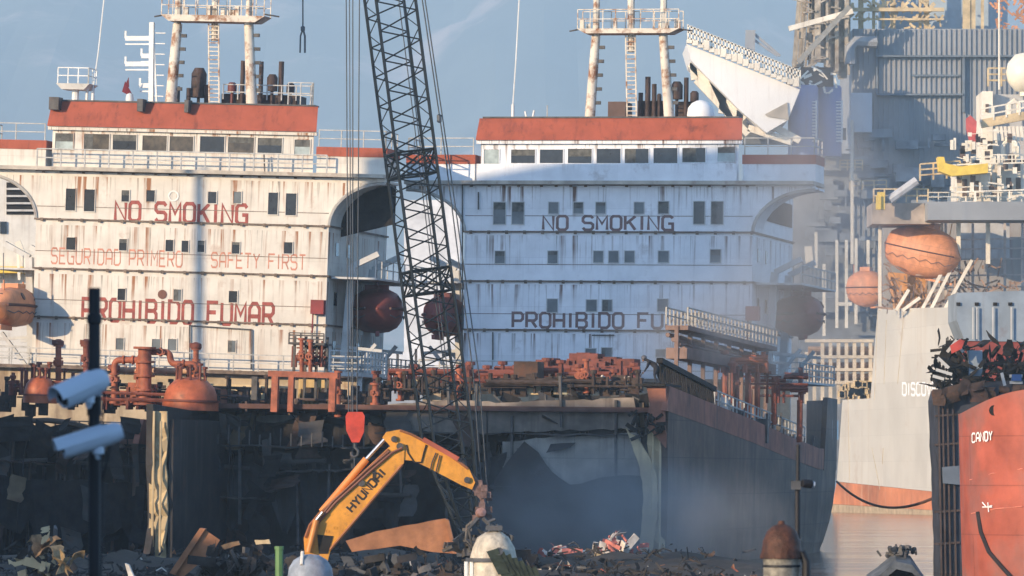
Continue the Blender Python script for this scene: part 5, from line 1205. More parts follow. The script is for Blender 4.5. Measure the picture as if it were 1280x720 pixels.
big = [('steel_offcut','pale strip of plate lying flat right of the tilted brown plate',[(276,682),(298,676),(300,681),(280,687)],186,mat('tan_plate',(.3,.19,.10))),
 ('steel_offcut','pale flat offcut just left of the green post',[(318,675),(336,674),(338,680),(320,681)],186,BEIGE),
 ('steel_offcut','bent grey pipe piece shining on the dark heap near the foreground pole',[(156,704),(161,706),(168,722),(161,724)],172,SCRAPW),
 ('steel_offcut','square grey block beside the end of the long orange-brown plate',[(569,676),(590,672),(592,694),(571,696)],220,SCRAPG),
 ('steel_plate','red tilted scrap plate on the sooty ground below the dark cut hull',[(733,692),(757,678),(763,682),(760,692)],262,SCRAPP),
 ('steel_plate','pale brown slab lying at the foot of the tanker side, left part',[(812,716),(814,704),(834,702),(874,706),(876,716)],250,mat('pinkbrown_slab',(.34,.22,.16),.8,var=.25)),
 ('steel_plate','flat pink-brown slab lying at the foot of the tanker side, right part',[(872,719),(876,709),(952,716),(955,724)],250,mat('pinkbrown_slab',(.34,.22,.16)))]
for nm, lb, pts, D, mt in big: ribbon(nm, lb, 'scrap metal', jag(pts+[pts[0]],.8,6)[:-1], D, .5, mt)
# bright tangles
def tangle(label, px, py, w_, h_, D, mts, n):
    r = thing('scrap_pile', label, 'scrap pile', W(px, py+h_/2, D))
    for j, mt in enumerate(mts):
        m = MB()
        for i in range(n):
            a, b = random.gauss(0,.33), random.gauss(0,.33); p = W(px+a*w_, py+h_/2-abs(b)*h_, D+random.uniform(-1,1)); d = V((random.gauss(0,1),random.gauss(0,.6),random.gauss(0,.7))).normalized()*random.uniform(.12,.5)
            if random.random() < .5: m.bar(p-d, p+d, random.uniform(.04,.12), random.uniform(.1,.4))
            else: curl(m, p, (random.gauss(0,1),random.gauss(0,1),random.gauss(0,1)), d, random.uniform(.12,.4), random.uniform(.2,.6), random.uniform(-1.8,1.8), 4, .012, .2)
        m.build('scrap_piece', mt, r, world=True, stuff=True)
tangle('pale and red tangle of cut pipe on the ground below the cut hull, right one', 772, 676, 40, 28, 262, [SCRAPW, SCRAPP], 26)
tangle('small red and white scrap scatter left of the pale tangle below the cut hull', 700, 688, 50, 18, 258, [SCRAPW, SCRAPP], 14)
tangle('cream crumpled scrap heap at the bottom edge right of the tank', 748, 712, 36, 20, 245, [SCRAPW, BEIGE], 26)
tangle('grey twisted bars under the excavator grapple', 600, 668, 60, 40, 212, [SCRAPG, STEEL], 30)
tangle('tan tangle at the far left bottom near the foreground pole', 52, 690, 40, 60, 182, [BEIGE, SCRAPG, SCRAPD], 22)
tangle('rusty bar bundle left of the green post', 305, 700, 90, 40, 188, [SCRAPD, STEEL], 60)
tangle('dark tangle of plate and bar below the long orange-brown plate', 490, 705, 150, 44, 196, [SCRAPG, SCRAPD], 80)
# countless small debris
def debris(name, label, mt, N_, rx, ry, sz, zf=0):
    m = MB()
    for i in range(N_):
        x = random.uniform(*rx); y = random.uniform(*ry)
        if x > 6+ (262-y)/3.2: continue
        p = V((x, y, hz(x,y)+random.uniform(-.1,.25)+zf)); d = V((random.gauss(0,1),random.gauss(0,.7),random.gauss(0,.35))).normalized()*random.uniform(.2,1)*sz
        t = random.random()
        if t < .62: m.bar(p-d, p+d, random.uniform(.04,.12)*sz, random.uniform(.04,.3)*sz)
        elif t < .78: m.tube([p-d, p+V((0,0,.15)), p+d], random.uniform(.05,.12)*sz, 6)
        else:
            e = V((random.gauss(0,1),random.gauss(0,1),random.gauss(0,.5))); v_ = V((random.gauss(0,1),random.gauss(0,1),random.gauss(0,.7)))
            curl(m, p, e, v_, random.uniform(.25,.8)*sz*(2 if random.random() < .12 else 1), random.uniform(.3,1.2)*sz*(2 if random.random() < .12 else 1), random.uniform(-1.8,1.8), 4, .015, .2)
    o = m.build(name, mt, None, origin=(0,220,0)); return tag(o, label, 'scrap', kind='stuff')
debris('scrap_heap', 'dark tangle of cut steel covering the beach', SCRAPD, 5200, (-32,9), (190,272), .40)
debris('scrap_litter', 'grey bits of cut steel scattered over the dark heap', SCRAPG, 420, (-30,12), (200,272), .34, .03)
debris('rusty_litter', 'brown bits of rusty plate scattered over the dark heap', SCRAPB, 70, (-28,10), (205,270), .32, .03)
debris('pale_litter', 'small pale freshly cut bits of steel and pipe scattered over the dark heap', SCRAPW, 110, (-28,10), (200,270), .26, .08)
debris('orange_litter', 'small bits of orange painted pipe scattered over the dark heap', PIPE, 70, (-28,10), (200,270), .30, .06)
# dark peak of scrap in the water at right
DQ = 215; m = MB()
pts = [(1062,760),(1080,716),(1095,703),(1118,687),(1136,690),(1150,708),(1162,724),(1166,760)]
b = W(1120,720,DQ); rows = []
for j in range(7):
    f = j/6; row = []
    for a, c_ in pts:
        p = W(1120+(a-1120)*(1-.35*f*f), c_+ (14*f*f), DQ); row.append((p.x+random.uniform(-.06,.06), DQ-1.6+4*f, max(-.5, p.z+random.uniform(-.08,.08)-abs(f-.4)*1.2)))
    rows.append(row)
m.grid(rows, (0,0,-.3)); 
PK = thing('scrap_mound', 'dark pointed mound of scrap plate standing in the water at lower right', 'scrap', V((b.x, DQ, 0)))
m.build('mound_plate', mat('slate_scrap',(.09,.10,.11),.8,var=.5,vscale=2,bump=.4), PK, world=True)
m = MB()
for i in range(60):
    p = W(random.gauss(1127,8), random.uniform(684,694), DQ+random.uniform(-.8,.5)); d = V((random.gauss(0,1),random.gauss(0,1),random.gauss(0,.6))).normalized()*.13; m.bar(p-d, p+d, random.uniform(.05,.16))
m.build('twisted_bar', STEEL, PK, world=True, stuff=True)

# ------------------------------------------------------------------ red ship at the right and the dark hull beside it
DRD = 232
RS = thing('red_hulled_ship', 'faded red ship hull named CANDY at the right edge', 'ship', V((W(1290,0,DRD).x, DRD+4, 0)))
rows = []; n = 16
for i in range(n+1):
    f = i/n; z = -1+(W(0,486,DRD).z+1)*f; row = []
    for j in range(17):
        t = math.pi*(.5*j/16); 
        lx = W(1200+4*(1-f)**1.6-2*f, 0, DRD+6).x; x = lx+5.2*(1-math.cos(t)); y = DRD+6.0-6.0*math.sin(t)
        zz = z if i < n else z-1.0*(1-min(1,(x-lx)/2.8))**2
        if i == n-1: zz = z-.7*(1-min(1,(x-lx)/2.8))**2
        row.append((x, y, zz))
    for k in range(3): row.append((row[-1][0]+4, DRD+.0+.02*k, row[-1][2]))
    rows.append(row)
m = MB(); vs = [p for r in rows for p in r]; ww = len(rows[0]); m.add(vs, [(i*ww+j, i*ww+j+1, (i+1)*ww+j+1, (i+1)*ww+j) for i in range(n) for j in range(ww-1)], True)
rh = m.build('ship_hull', CANDY, RS, world=True)
def on_red(px, py, d=0):
    lx = W(1199.5, 0, DRD+6).x; y = DRD-2
    while y < DRD+6:
        x = (px-640)/F*y; e = ((x-lx-5.2)/5.2)**2+((y-DRD-6)/6)**2
        if e < 1 or x > lx+5.2 and y >= DRD: break
        y += .01
    return V(((px-640)/F*(y-d), y-d, HC+(YH-py)*y/F))
m = lettering(MB(), 'CANDY', lambda u, v, d: on_red(1215+u, 553-v*11-u*.12, .16+d), 25, 1.2); m.build('lettering', WTXT, rh, world=True)
m = MB()
for pts in ([(1228,628),(1233,634),(1240,632)],[(1235,628),(1236,640)],[(1228,634),(1240,634)]): m.tube([on_red(a,b,.02) for a, b in pts], .03, 4)
m.build('draught_mark', WTXT, rh, world=True)
m = MB().lathe(on_red(1243,513,.0), [(.0,.02),(.14,.02),(.22,.06),(.24,-.05)], 12, (-.2,-1,.0)); m.build('hawse_hole', BURNT, rh, world=True)
m = MB().tube([on_red(a,b,.03) for a, b in ((1222,640),(1226,665),(1236,690),(1255,712),(1266,724))], .09, 6); m.build('hanging_chain', HOSE, rh, world=True)
m = MB().tube([on_red(a,b,.015) for a, b in ((1212,600),(1240,592),(1278,586))], .025, 4).tube([on_red(a,b,.015) for a, b in ((1214,642),(1245,636),(1278,633))], .025, 4); m.build('weld_seam', mat('pale_red_seam',(.68,.24,.17),.6), rh, world=True)
# dark hull slab left of it
DK = thing('dark_hulk', 'dark blue-black cut hull squeezed between the white drillship and the red hull', 'ship', V((W(1185,0,262).x, 262, 0)))
MB().prism([(W(a,b,262).x, W(a,b,262).z) for a, b in jag([(1176,730),(1172,600),(1168,500),(1172,487),(1190,482),(1230,478),(1300,474),(1300,730),(1176,730)],.8,14)[:-1]], 262, 266).build('ship_hull', mat('navy_hull',(.035,.04,.055),.7,var=.4,vscale=.8,streak=.4,streakcol=(.07,.05,.05)), DK, world=True)
MB().prism([(W(a,b,261.6).x, W(a,b,261.6).z) for a, b in ((1178,584),(1200,582),(1200,606),(1179,604))], 261.6, 261.95).build('grey_panel', mat('dark_slate_panel',(.12,.15,.19),.6,var=.2), DK, world=True)
m = MB()
for i in range(200):
    px = random.uniform(1166,1290); t = 425 if px < 1215 else 452; py = random.uniform(t, 490); p = W(px, py, 262+random.uniform(0,3)); d = V((random.gauss(0,1),random.gauss(0,.5),random.gauss(0,.9))).normalized()*random.uniform(.15,.55); m.bar(p-d, p+d, random.uniform(.03,.09), random.uniform(.03,.2))
for i in range(90): curl(m, W(random.uniform(1168,1290), random.uniform(430,488), 262+random.uniform(0,3)), (random.gauss(0,1),random.gauss(0,1),random.gauss(0,1)), (random.gauss(0,1),random.gauss(0,1),random.gauss(0,1)), random.uniform(.2,.7), random.uniform(.3,1.0), random.uniform(-1.6,1.6), 4, .03, .25)
m.build('tangled_wreckage', BURNT, DK, world=True, stuff=True)
m = MB()
for a, b, c_, d_ in ((1172,447,1186,460),(1170,462,1190,468),(1166,470,1180,474),(1196,430,1204,440),(1184,440,1196,425),(1252,466,1256,482),(1262,470,1278,470),(1262,478,1278,478)): m.bar(W(a,b,261.5), W(c_,d_,261.5), .14)
m.build('pale_beam', GREYW, DK, world=True)
MB().prism([(W(a,b,261).x, W(a,b,261).z) for a, b in ((1188,432),(1200,424),(1206,426),(1202,436),(1190,442))], 261, 261.3).build('red_plate', mat('bright_red_plate',(.5,.07,.05),.5), DK, world=True)
m = MB()
for px in (1173,1178,1184,1191): m.bar(W(px,488,261.9), W(px+4,720,261.9), .08, .1)
for py in (520,556,640,680): m.bar(W(1168,py,261.9), W(1200,py-2,261.9), .06, .1)
m.build('hull_stiffener', mat('rusty_navy',(.07,.05,.045),.8,var=.5), DK, world=True)
m = MB()
for i in range(14): curl(m, W(random.uniform(1168,1300), random.uniform(472,490), 261.5), (1,random.uniform(-.4,.4),random.uniform(-.3,.3)), (0,-.4,-1), random.uniform(.3,.9), random.uniform(.3,.9), random.uniform(-1.5,1.5))
m.build('torn_sheet', PLB, DK, world=True, stuff=True)
MB().box(*wbox(1211,1228,438,470,262.5,1)).build('blue_grey_box', GBLUE, DK, world=True); MB().box(*wbox(1265,1277,468,476,261.2,.6)).build('blue_screen_box', mat('blue_box',(.05,.12,.30),.5), DK, world=True)
# grey-blue plated section with portholes above the dark hulk
GB = thing('ship_section', 'grey-blue plated ship section with a red lower strip at the right edge', 'ship', V((W(1240,0,300).x, 300, 0)))
g_ = MB().prism([(W(a,b,300).x, W(a,b,300).z) for a, b in ((1196,366),(1320,362),(1320,428),(1206,426),(1196,400))], 300, 306).build('side_plating', GBLUE, GB, world=True)
MB().box(*wbox(1206,1320,426.2,452,300.1,6)).box(*wbox(1206,1320,452.2,640,300.6,5)).build('boot_strip', mat('dull_red_strip',(.22,.05,.04),.7,var=.3), GB, world=True)
m = MB()
for px in (1198,1221,1244,1263): m.box(*wbox(px-2.5,px+2.5,378,382,299.9,.095))
m.build('porthole', BURNT, g_, world=True)
m = MB()
for px in (1216,1221,1241,1264): m.bar(W(px,384,299.8), W(px,424,299.8), .07)
m.build('plate_seam', GREYW, g_, world=True)
# mooring hawser
a, b = W(1046,602,358), W(1176,618,262.5); m = MB()
m.tube([a.lerp(b,t)-V((0,0,1.1*(1-(2*t-1)**2))) for t in [i/16 for i in range(17)]], .075, 6); tag(m.build('mooring_hawser', mat('brown_rope',(.12,.06,.04),.9), None), 'sagging brown mooring rope over the water between two hulls', 'rope')

# ------------------------------------------------------------------ white drillship hull and its topsides
DF_ = 690.0
FP = thing('white_hulled_drillship', 'white drillship hull with an orange rusty waterline and DISCOVERER lettering', 'ship', V((W(1140,0,DF_).x, DF_+10, 0)))
def P3(px, py, D): p = W(px, py, D); return p
Dl, Dr = 705, 640
def hullpt(px, py):
    ax_, bx_ = 400*Dl/F, 560*Dr/F; k = (bx_-ax_)/(Dr-Dl); return W(px, py, (ax_-Dl*k)/((px-640)/F-k))
m = MB(); zb = lambda px: 595+HC*F/(Dl+(Dr-Dl)*(px-1040)/160)+3
def solid(name, mt, poly, dep, parent=FP, off=0):
    f_ = [hullpt(a, b)+V((0,-off,0)) for a, b in poly]; n = len(f_)
    return MB().add(f_+[q+V((dep*.12,dep,0)) for q in f_], [tuple(range(n)), tuple(range(2*n-1,n-1,-1))]+[(i,(i+1)%n,(i+1)%n+n,i+n) for i in range(n)]).build(name, mt, parent, world=True)
fh = solid('ship_hull', FPSO, [(1062,385),(1198,383),(1200,600),(1200,615),(1050,606),(1052,500),(1090,500),(1096,385)][1:-0] if False else [(1097,386),(1198,384),(1202,618),(1046,602),(1053,500),(1088,498)], 40)
solid('boot_topping', BOOT, [(1046,602.3),(1202,618.3),(1204,640),(1040,630)], 40)
solid('waterline_band', mat('tan_waterline',(.42,.32,.2),.7,var=.25,streak=.4), [(1040,630.3),(1204,640.3),(1206,656),(1038,643)], 40)
m = lettering(MB(), 'DISCOVERER', lambda u, v, d: hullpt(1128+u, 494-v*15)+V((0,-.1-d*10,0)), 62, 1.2); m.build('lettering', WTXT, fh, world=True)
m = MB()
for a, b, c_, d_ in ((1108,400,1105,480),(1130,390,1122,480),(1097,390,1093,500),(1090,560,1100,612),(1060,500,1062,600),(1103,580,1104,560)): m.bar(hullpt(a,b)+V((0,-.06,0)), hullpt(c_,d_)+V((0,-.06,0)), .07)
m.build('plate_seam', mat('tan_streak',(.5,.42,.3),.7), fh, world=True)
solid('hull_knuckle', FPSO, [(1196,384),(1212,366),(1216,372),(1204,420),(1198,430)], 10, FP, .3)
# boats and davits
FY = 'drillship lifeboats'
LGREY = mat('light_grey_wall', (.50,.50,.50), .6, var=.12, streak=.3)
lb_ = lifeboat('large orange lifeboat in a white davit on the drillship stern', 666, 1147, 313, 2.6, 3.1, BOATO, 10.0, R(66), FY)
lb_.matrix_basis = lb_.matrix_basis @ Matrix.Rotation(R(12), 4, 'X')
lifeboat('small orange lifeboat left of the white stern post', 700, 1083, 360, 1.7, 2.3, BOATO, 5.5, R(70), FY)
m = MB().box(*wbox(1098,1102,278,388,666,.6)).box(*wbox(1176,1179,268,330,666,.5)); 
for a, b in (((1152,388),(1180,335)),((1163,388),(1192,330)),((1180,388),(1215,325)),((1120,388),(1136,362)),((1128,388),(1150,372))): m.bar(W(*a,664), W(*b,664), .38, .38)
for a, b in (((1098,280),(1180,268)),((1198,272),(1198,325)),((1235,272),(1235,330))): m.bar(W(*a,664), W(*b,664), .5)
m.build('boat_davit', DECKW, FP, world=True)
m = MB().prism([(W(a,b,670).x, W(a,b,670).z) for a, b in ((1112,340),(1160,345),(1157,388),(1120,388))], 670, 674); m.build('boat_cradle', mat('orange_cradle',(.62,.30,.10),.6,var=.2), FP, world=True)
m = MB()
for i in range(170):
    p = W(random.uniform(1105,1275), random.choice((random.uniform(355,388), random.uniform(330,388))), 664+random.uniform(0,6)); d = V((random.gauss(0,1),0,random.gauss(0,1))).normalized()*random.uniform(.2,1.3); m.bar(p-d, p+d, random.uniform(.06,.25))
m.build('deck_clutter', mat('brown_deck_clutter',(.30,.19,.13),.7,var=.5,vscale=.6), FP, world=True, stuff=True)
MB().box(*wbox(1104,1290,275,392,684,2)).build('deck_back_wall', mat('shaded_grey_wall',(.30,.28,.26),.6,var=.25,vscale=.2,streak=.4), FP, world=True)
# grey beam and upper decks
MB().box(*wbox(1160,1290,252,275,655,8)).build('beam_box', WIND, FP, world=True)
MB().box(*wbox(1090,1164,254,280,660,10)).build('boat_deck', mat('brownish_deck',(.40,.33,.27),.7,var=.3,vscale=.5), FP, world=True)
m = MB(); m.rail([W(1092,253,659), W(1160,253,659)], 1.6, 1.4, .08, 2); m.rail([W(1150,226,662), W(1200,222,662)], 2.0, 1.6, .09, 3); m.rail([W(1235,108,668), W(1285,108,668)], 2.2, 1.5, .1, 3); m.build('yellow_railing', GOLD, FP, world=True)
MB().tube([W(1112,250,658), W(1146,226,658)], .55, 8).build('jib', LGREY, FP, world=True); MB().box(*wbox(1097,1106,240,262,657,1)).bar(W(1098,262,657),W(1098,245,657),.6).build('crane_post', YELP, FP, world=True)
MB().prism([(W(a,b,660).x, W(a,b,660).z) for a, b in ((1172,196),(1180,196),(1182,204),(1200,208),(1235,204),(1235,216),(1190,220),(1174,214))], 660, 662.5).build('crane_pedestal', YELP, FP, world=True)
LGREY = mat('light_grey_wall', (.50,.50,.50), .6, var=.12, streak=.3)
for a, b, t, u, D, mt in ((1196,1238,216,252,664,DECKW),(1240,1290,205,252,666,DECKW),(1228,1241,114,216,668,DECKW),(1241,1290,118,200,670,LGREY)):
    MB().box(*wbox(a,b,t,u,D,9)).build('deck_house', mt, FP, world=True)
for a, b, t, u, D in ((1203,1209,224,246,664),(1218,1224,226,246,664),(1246,1252,222,246,666),(1258,1264,222,238,666),(1270,1276,222,238,666),(1247,1252,208,216,666),(1232,1236,130,140,668)):
    MB().box(*wbox(a,b,t,u,D-.3,.28)).build('wall_opening', mat('brown_opening',(.13,.09,.07),.7), FP, world=True)
m = MB().tube([W(1262,150,668), W(1262,130,668), W(1268,126,668), W(1274,130,668), W(1274,150,668)], .35, 6).tube([W(1254,204,664), W(1254,182,664), W(1259,176,664), W(1268,176,664), W(1272,182,664), W(1272,204,664)], .3, 6)
m.build('bent_pipe', DECKW, FP, world=True)
m = MB()
for y, x0, x1 in ((216,1196,1240),(205,1240,1290),(252,1160,1290)): m.rail([W(x0,y,662.5), W(x1,y,662.5)], 1.1, 1.3, .06, 2)
m.build('deck_railing', DECKW, FP, world=True)
m = MB()
for px in (1165,1182,1199,1216,1235,1256,1278): m.bar(W(px,386,672), W(px,276,672), .3)
for py in (300,312,325,345,360): m.bar(W(1165,py,671.5), W(1290,py-2,671.5), .18)
m.build('gallery_frame', mat('gallery_paint',(.50,.44,.40),.6,var=.25), FP, world=True)
MB().box(*wbox(1196,1262,276,324,678,1)).build('gallery_wall', LGREY, FP, world=True)
MB().bar(W(1226,155,664), W(1290,143,664), 1.0, 1.0).build('gangway', GOLD, FP, world=True)
m = MB(); m.rail([W(1226,153,663.5), W(1290,141,663.5)], 1.6, 1.5, .09, 2)
for i in range(10): m.bar(W(1246+i*5,158,664), W(1248+i*5,176,664), .35)
m.build('gangway_frame', DECKW, FP, world=True)
MB().prism([(W(a,b,662).x, W(a,b,662).z) for a, b in ((1208,148),(1213,144),(1221,152),(1219,186),(1214,184),(1208,160))], 662, 663).build('red_jib_head', mat('red_crane_head',(.5,.09,.08),.6), FP, world=True)
MB().lathe(W(1283,91,668), [(0,-2.5),(1.4,-2.2),(2.3,-1.1),(2.55,0),(2.3,1.1),(1.4,2.2),(0,2.5)], 20).tube([W(1283,112,668), W(1283,120,668)], .8, 8).build('radome', mat('cream_radome',(.78,.72,.58),.4,var=.05), FP, world=True)
MB().tube([W(1249,112,667), W(1249,-20,667)], .12, 6).build('mast_pole', DECKW, FP, world=True)
m = MB()
for i in range(70):
    p = W(random.uniform(1188,1285), random.choice((168,182,198,214,232,248))+random.uniform(-4,4), 661+random.uniform(-1,1)); h = random.uniform(.3,1.5); q = random.uniform(.08,.28)
    if random.random() < .7: m.box(p.x-q, p.x+q, p.y, p.y+.3, p.z-h/2, p.z+h/2)
    else: m.bar(p, p+V((random.uniform(-2.5,2.5),0,random.uniform(-.3,.3))), q*.7)
for py in (206,240): m.bar(W(1196,py,660.5), W(1288,py-3,660.5), .16)
m.build('topside_fitting', DECKW, FP, world=True, stuff=True)
m = MB()
for i in range(24):
    p = W(random.uniform(1198,1285), random.uniform(165,245), 662.5); m.box(p.x-.3, p.x+.3, p.y, p.y+.3, p.z-.5, p.z+.5)
m.build('topside_opening', mat('brown_opening',(.16,.10,.07),.7), FP, world=True, stuff=True)

# pipe-rack barge seen under the boats
PR = thing('pipe_rack', 'pale pipe rack frame with rows of pipes left of the white drillship hull', 'pipe rack', V((W(1045,0,716).x, 716, 18.6)))
m = MB(); DPR = 716
for i in range(9):
    px = 1008+i*10; t = 425 if i > 1 else 440; m.bar(W(px,505,DPR), W(px,t,DPR), .45)
for py in (426,446,462,478): m.bar(W(1006,py,DPR-.3), W(1092,py,DPR-.3), .4)
m.build('rack_frame', mat('pale_rack_paint',(.55,.48,.38),.6,var=.2), PR, world=True)
m = MB()
for py in (436,456,470):
    for k in range(4): m.tube([W(1010,py+k*2,DPR+1+k), W(1092,py+k*2,DPR+1+k)], .35, 6)
m.build('stored_pipe', mat('tan_pipe',(.42,.28,.18),.6,var=.3,vscale=.5), PR, world=True)
MB().box(*wbox(1000,1100,425,503,DPR+8,4)).build('rack_back_wall', WINDD, PR, world=True)
m = MB()
for i in range(40): p = W(random.uniform(1050,1092), random.uniform(478,500), DPR-1); m.box(p.x-.3, p.x+.3, p.y, p.y+.5, p.z-.4, p.z+.4)
m.build('yellow_fitting', GOLD, PR, world=True, stuff=True)

# ------------------------------------------------------------------ second drillship: clad tower block, blue columns, white helideck wedge
DD2 = 760
RG = thing('drilling_rig', 'tall blue-grey clad drilling rig with blue columns and a white helideck at upper right', 'drilling rig', V((W(1130,0,DD2).x, DD2+15, 0)))
bl = MB().box(*wbox(1066,1320,36,345,DD2,30)).build('clad_tower', WIND, RG, world=True)
m = MB(); px = 1068
while px < 1300: m.box(*wbox(px-.8,px+.8,36.5,345,DD2-.25,.24)); px += 6.3
m.build('cladding_rib', WIND, bl, world=True)
m = MB()
for py in (70,118): m.box(*wbox(1096,1204 if py > 80 else 1300,py-1.2,py+1.2,DD2-1.2,.9))
m.box(*wbox(1203,1206,70,140,DD2-1.0,.7)); m.box(*wbox(1095,1097,36,118,DD2-.8,.5)); m.box(*wbox(1140,1200,93,95.5,DD2-.6,.3)); m.build('cladding_frame', mat('slate_frame',(.15,.18,.21),.6), bl, world=True)
MB().box(*wbox(984,1320,192,600,DD2+4,26)).build('machinery_deck', WINDD, RG, world=True)
m = MB()
for i in range(230):
    px, py = random.uniform(1015,1200), random.uniform(165,400); p = W(px, py, DD2-4+random.uniform(0,7)); 
    if random.random() < .55: m.box(p.x-random.uniform(.2,2), p.x+random.uniform(.2,2), p.y, p.y+1, p.z-random.uniform(.1,1.2), p.z+random.uniform(.1,1.2))
    else: m.bar(p, p+(V((random.uniform(-4,4),0,0)) if random.random() < .5 else V((0,0,random.uniform(-3.5,3.5)))), random.uniform(.15,.45))
m.build('machinery_clutter', mat('blue_grey_machinery',(.20,.22,.24),.65,var=.5,vscale=.3), RG, world=True, stuff=True)
m = MB()
for px, t, b in ((1065,150,330),(1020,290,335),(1046,300,410),(1058,300,410),(1070,298,405),(1030,330,420),(1085,300,330)): m.bar(W(px,b,DD2-6), W(px,t,DD2-6), .4)
m.bar(W(1048,380,DD2-6), W(1065,380,DD2-6), .5); m.bar(W(1010,308,DD2-6), W(1012,330,DD2-6), 1.0)
m.build('standpipe', DECKW, RG, world=True)
m = MB(); m.rail([W(1050,213,DD2-5), W(1078,213,DD2-5)], 1.4, 1.1, .09, 3); m.rail([W(1062,238,DD2-5), W(1108,236,DD2-5)], 1.2, 1.6, .08, 2); m.build('yellow_railing', GOLD, RG, world=True)
MB().box(*wbox(1064,1090,116,165,DD2-5,4)).build('white_cabin', mat('pale_cabin',(.52,.56,.60),.6,var=.1,vscale=.3,streak=.3), RG, world=True)
MB().tube([W(1063,80,DD2-3), W(1063,60,DD2-3), W(1070,52,DD2-3), W(1096,53,DD2-3)], .8, 8).build('bent_duct', WIND, RG, world=True)
for a, w_, D in ((1004,19,DD2-14),(1036,16,DD2-10)):
    p = W(a,180,D); r = w_*D/F; z1 = W(0,110,D).z
    cl = MB().lathe((p.x,D,0), [(0,W(0,196,D).z),(r,W(0,196,D).z),(r,z1),(r*.9,z1+.3),(0,z1+.3)], 24).build('blue_column', BLUEC, RG, world=True)
    m = MB().ladder(W(a+12,178,D-r-.1)-V((0,-r*.25,0)), W(a+12,125,D-r-.1)-V((0,-r*.25,0)), 1.0, 14, .09); m.build('column_ladder', SNOW, cl, world=True)
m = MB().box(*wbox(985,1042,84,108,DD2-12,6)); m.build('winch_house', BURNT, RG, world=True)
m = MB()
for i in range(26): p = W(random.uniform(985,1045), random.uniform(86,118), DD2-13); m.bar(p, p+V((random.uniform(-1.5,1.5),0,random.uniform(-1.5,1.5))), random.uniform(.15,.5))
m.build('winch_fitting', DECKW, RG, world=True, stuff=True)
# golden derrick foot, left of the tower
m = MB()
for i in range(26):
    px = 986+i*3.0; k = random.choice((.25,.35,.5,.8)) ; m.bar(W(px+(5 if i < 9 else 0), random.uniform(74,98), DD2-2+i%4), W(px+14 if i < 9 else px+random.uniform(-1,1), -30, DD2-2+i%4), k)
for i in range(22): 
    y0 = random.uniform(-10,92); x0 = random.uniform(990,1040); m.bar(W(x0,y0,DD2-2.5), W(x0+random.uniform(6,26),y0+random.uniform(-9,9),DD2-2.5), .22)
for i in range(60):
    p = W(random.uniform(994,1056), random.uniform(30,98), DD2-2+random.random()*3); q = random.uniform(.12,.5); m.box(p.x-q,p.x+q,p.y,p.y+q,p.z-q,p.z+q)
m.build('derrick_leg', mat('dull_derrick_steel',(.36,.31,.24),.65,var=.5,vscale=.6,rust=.2), RG, world=True, stuff=True)
MB().bar(W(986,36,DD2-6), W(1066,14,DD2-6), .7).build('derrick_beam', DECKW, RG, world=True); MB().bar(W(998,78,DD2-8), W(1062,8,DD2-8), .7).build('derrick_brace', mat('grey_brace',(.26,.25,.22),.6), RG, world=True)
m = MB()
for px in (1076,1092,1104,1116,1150,1158,1208,1216,1228): m.bar(W(px,37,DD2+4), W(px,-40,DD2+4), random.choice((.4,.7,1.0)))
m.bar(W(1066,12,DD2+2), W(1180,12,DD2+2), .5); m.bar(W(1066,24,DD2+2), W(1180,24,DD2+2), .25)
for i in range(90): p = W(random.uniform(1066,1180), random.uniform(0,36), DD2+3); m.bar(p, p+V((random.uniform(-1,1),0,random.uniform(-1.2,1.2))), random.uniform(.1,.4))
m.build('drill_floor_frame', GOLD, RG, world=True, stuff=True)
m = MB()
for i in range(70): p = W(random.uniform(1242,1285), random.uniform(-10,38), DD2+3); m.bar(p, p+V((random.uniform(-1,1),0,random.uniform(-1.2,1.2))), random.uniform(.12,.4))
m.build('rusty_drill_gear', mat('rust_orange',(.50,.22,.10),.7,var=.4,vscale=.6), RG, world=True, stuff=True)
MB().box(*wbox(1100,1260,-60,37,DD2+8,6)).build('wind_wall', mat('pale_blue_wall',(.38,.46,.52),.6,var=.08), RG, world=True)
# helideck wedge
wd = [(858,55),(1000,112),(985,150),(958,166),(925,138),(864,76)]
hd = MB().prism([(W(a,b,735).x, W(a,b,735).z) for a, b in wd], 735, 752).build('helideck_wedge', SNOW, RG, world=True)
MB().prism([(W(a,b,734.8).x, W(a,b,734.8).z) for a, b in ((956,143),(984,128),(986,150),(960,146))], 734.7, 734.95).build('wedge_recess', mat('tan_recess',(.36,.31,.24),.7), hd, world=True)
m = MB(); a, b = W(860,53,734.5), W(1000,110,734.5)
for j in (0,1,2): m.bar(a+V((0,0,.6+.8*j)), b+V((0,0,.6+.8*j)), .22)
for i in range(34): p = a.lerp(b, i/33); m.bar(p, p+V((0,0,2.4)), .22)
for i in range(20): p = a.lerp(b, (i+.4)/20); m.box(p.x-.5,p.x+.3,734,735,p.z,p.z+random.uniform(.4,1.3))
m.build('helideck_railing', DECKW, hd, world=True)
m = MB()
for a, b in (((862,80),(930,150)),((870,100),(935,168)),((888,96),(925,175)),((866,78),(868,100)),((905,112),(902,142)),((925,138),(922,180)),((935,160),(990,178)),((952,150),(1000,176))): m.bar(W(*a,738), W(*b,738), .9)
m.build('helideck_strut', DECKW, RG, world=True)
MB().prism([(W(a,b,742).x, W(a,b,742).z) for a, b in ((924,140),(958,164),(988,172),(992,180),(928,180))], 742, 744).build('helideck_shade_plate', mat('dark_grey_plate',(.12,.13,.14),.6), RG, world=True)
m = MB().bar(W(937,70,740), W(938,38,740), 1.3).bar(W(940,40,740), W(975,70,740), .35).bar(W(934,44,740), W(972,70,740), .3); m.build('deck_crane', WIND, RG, world=True)

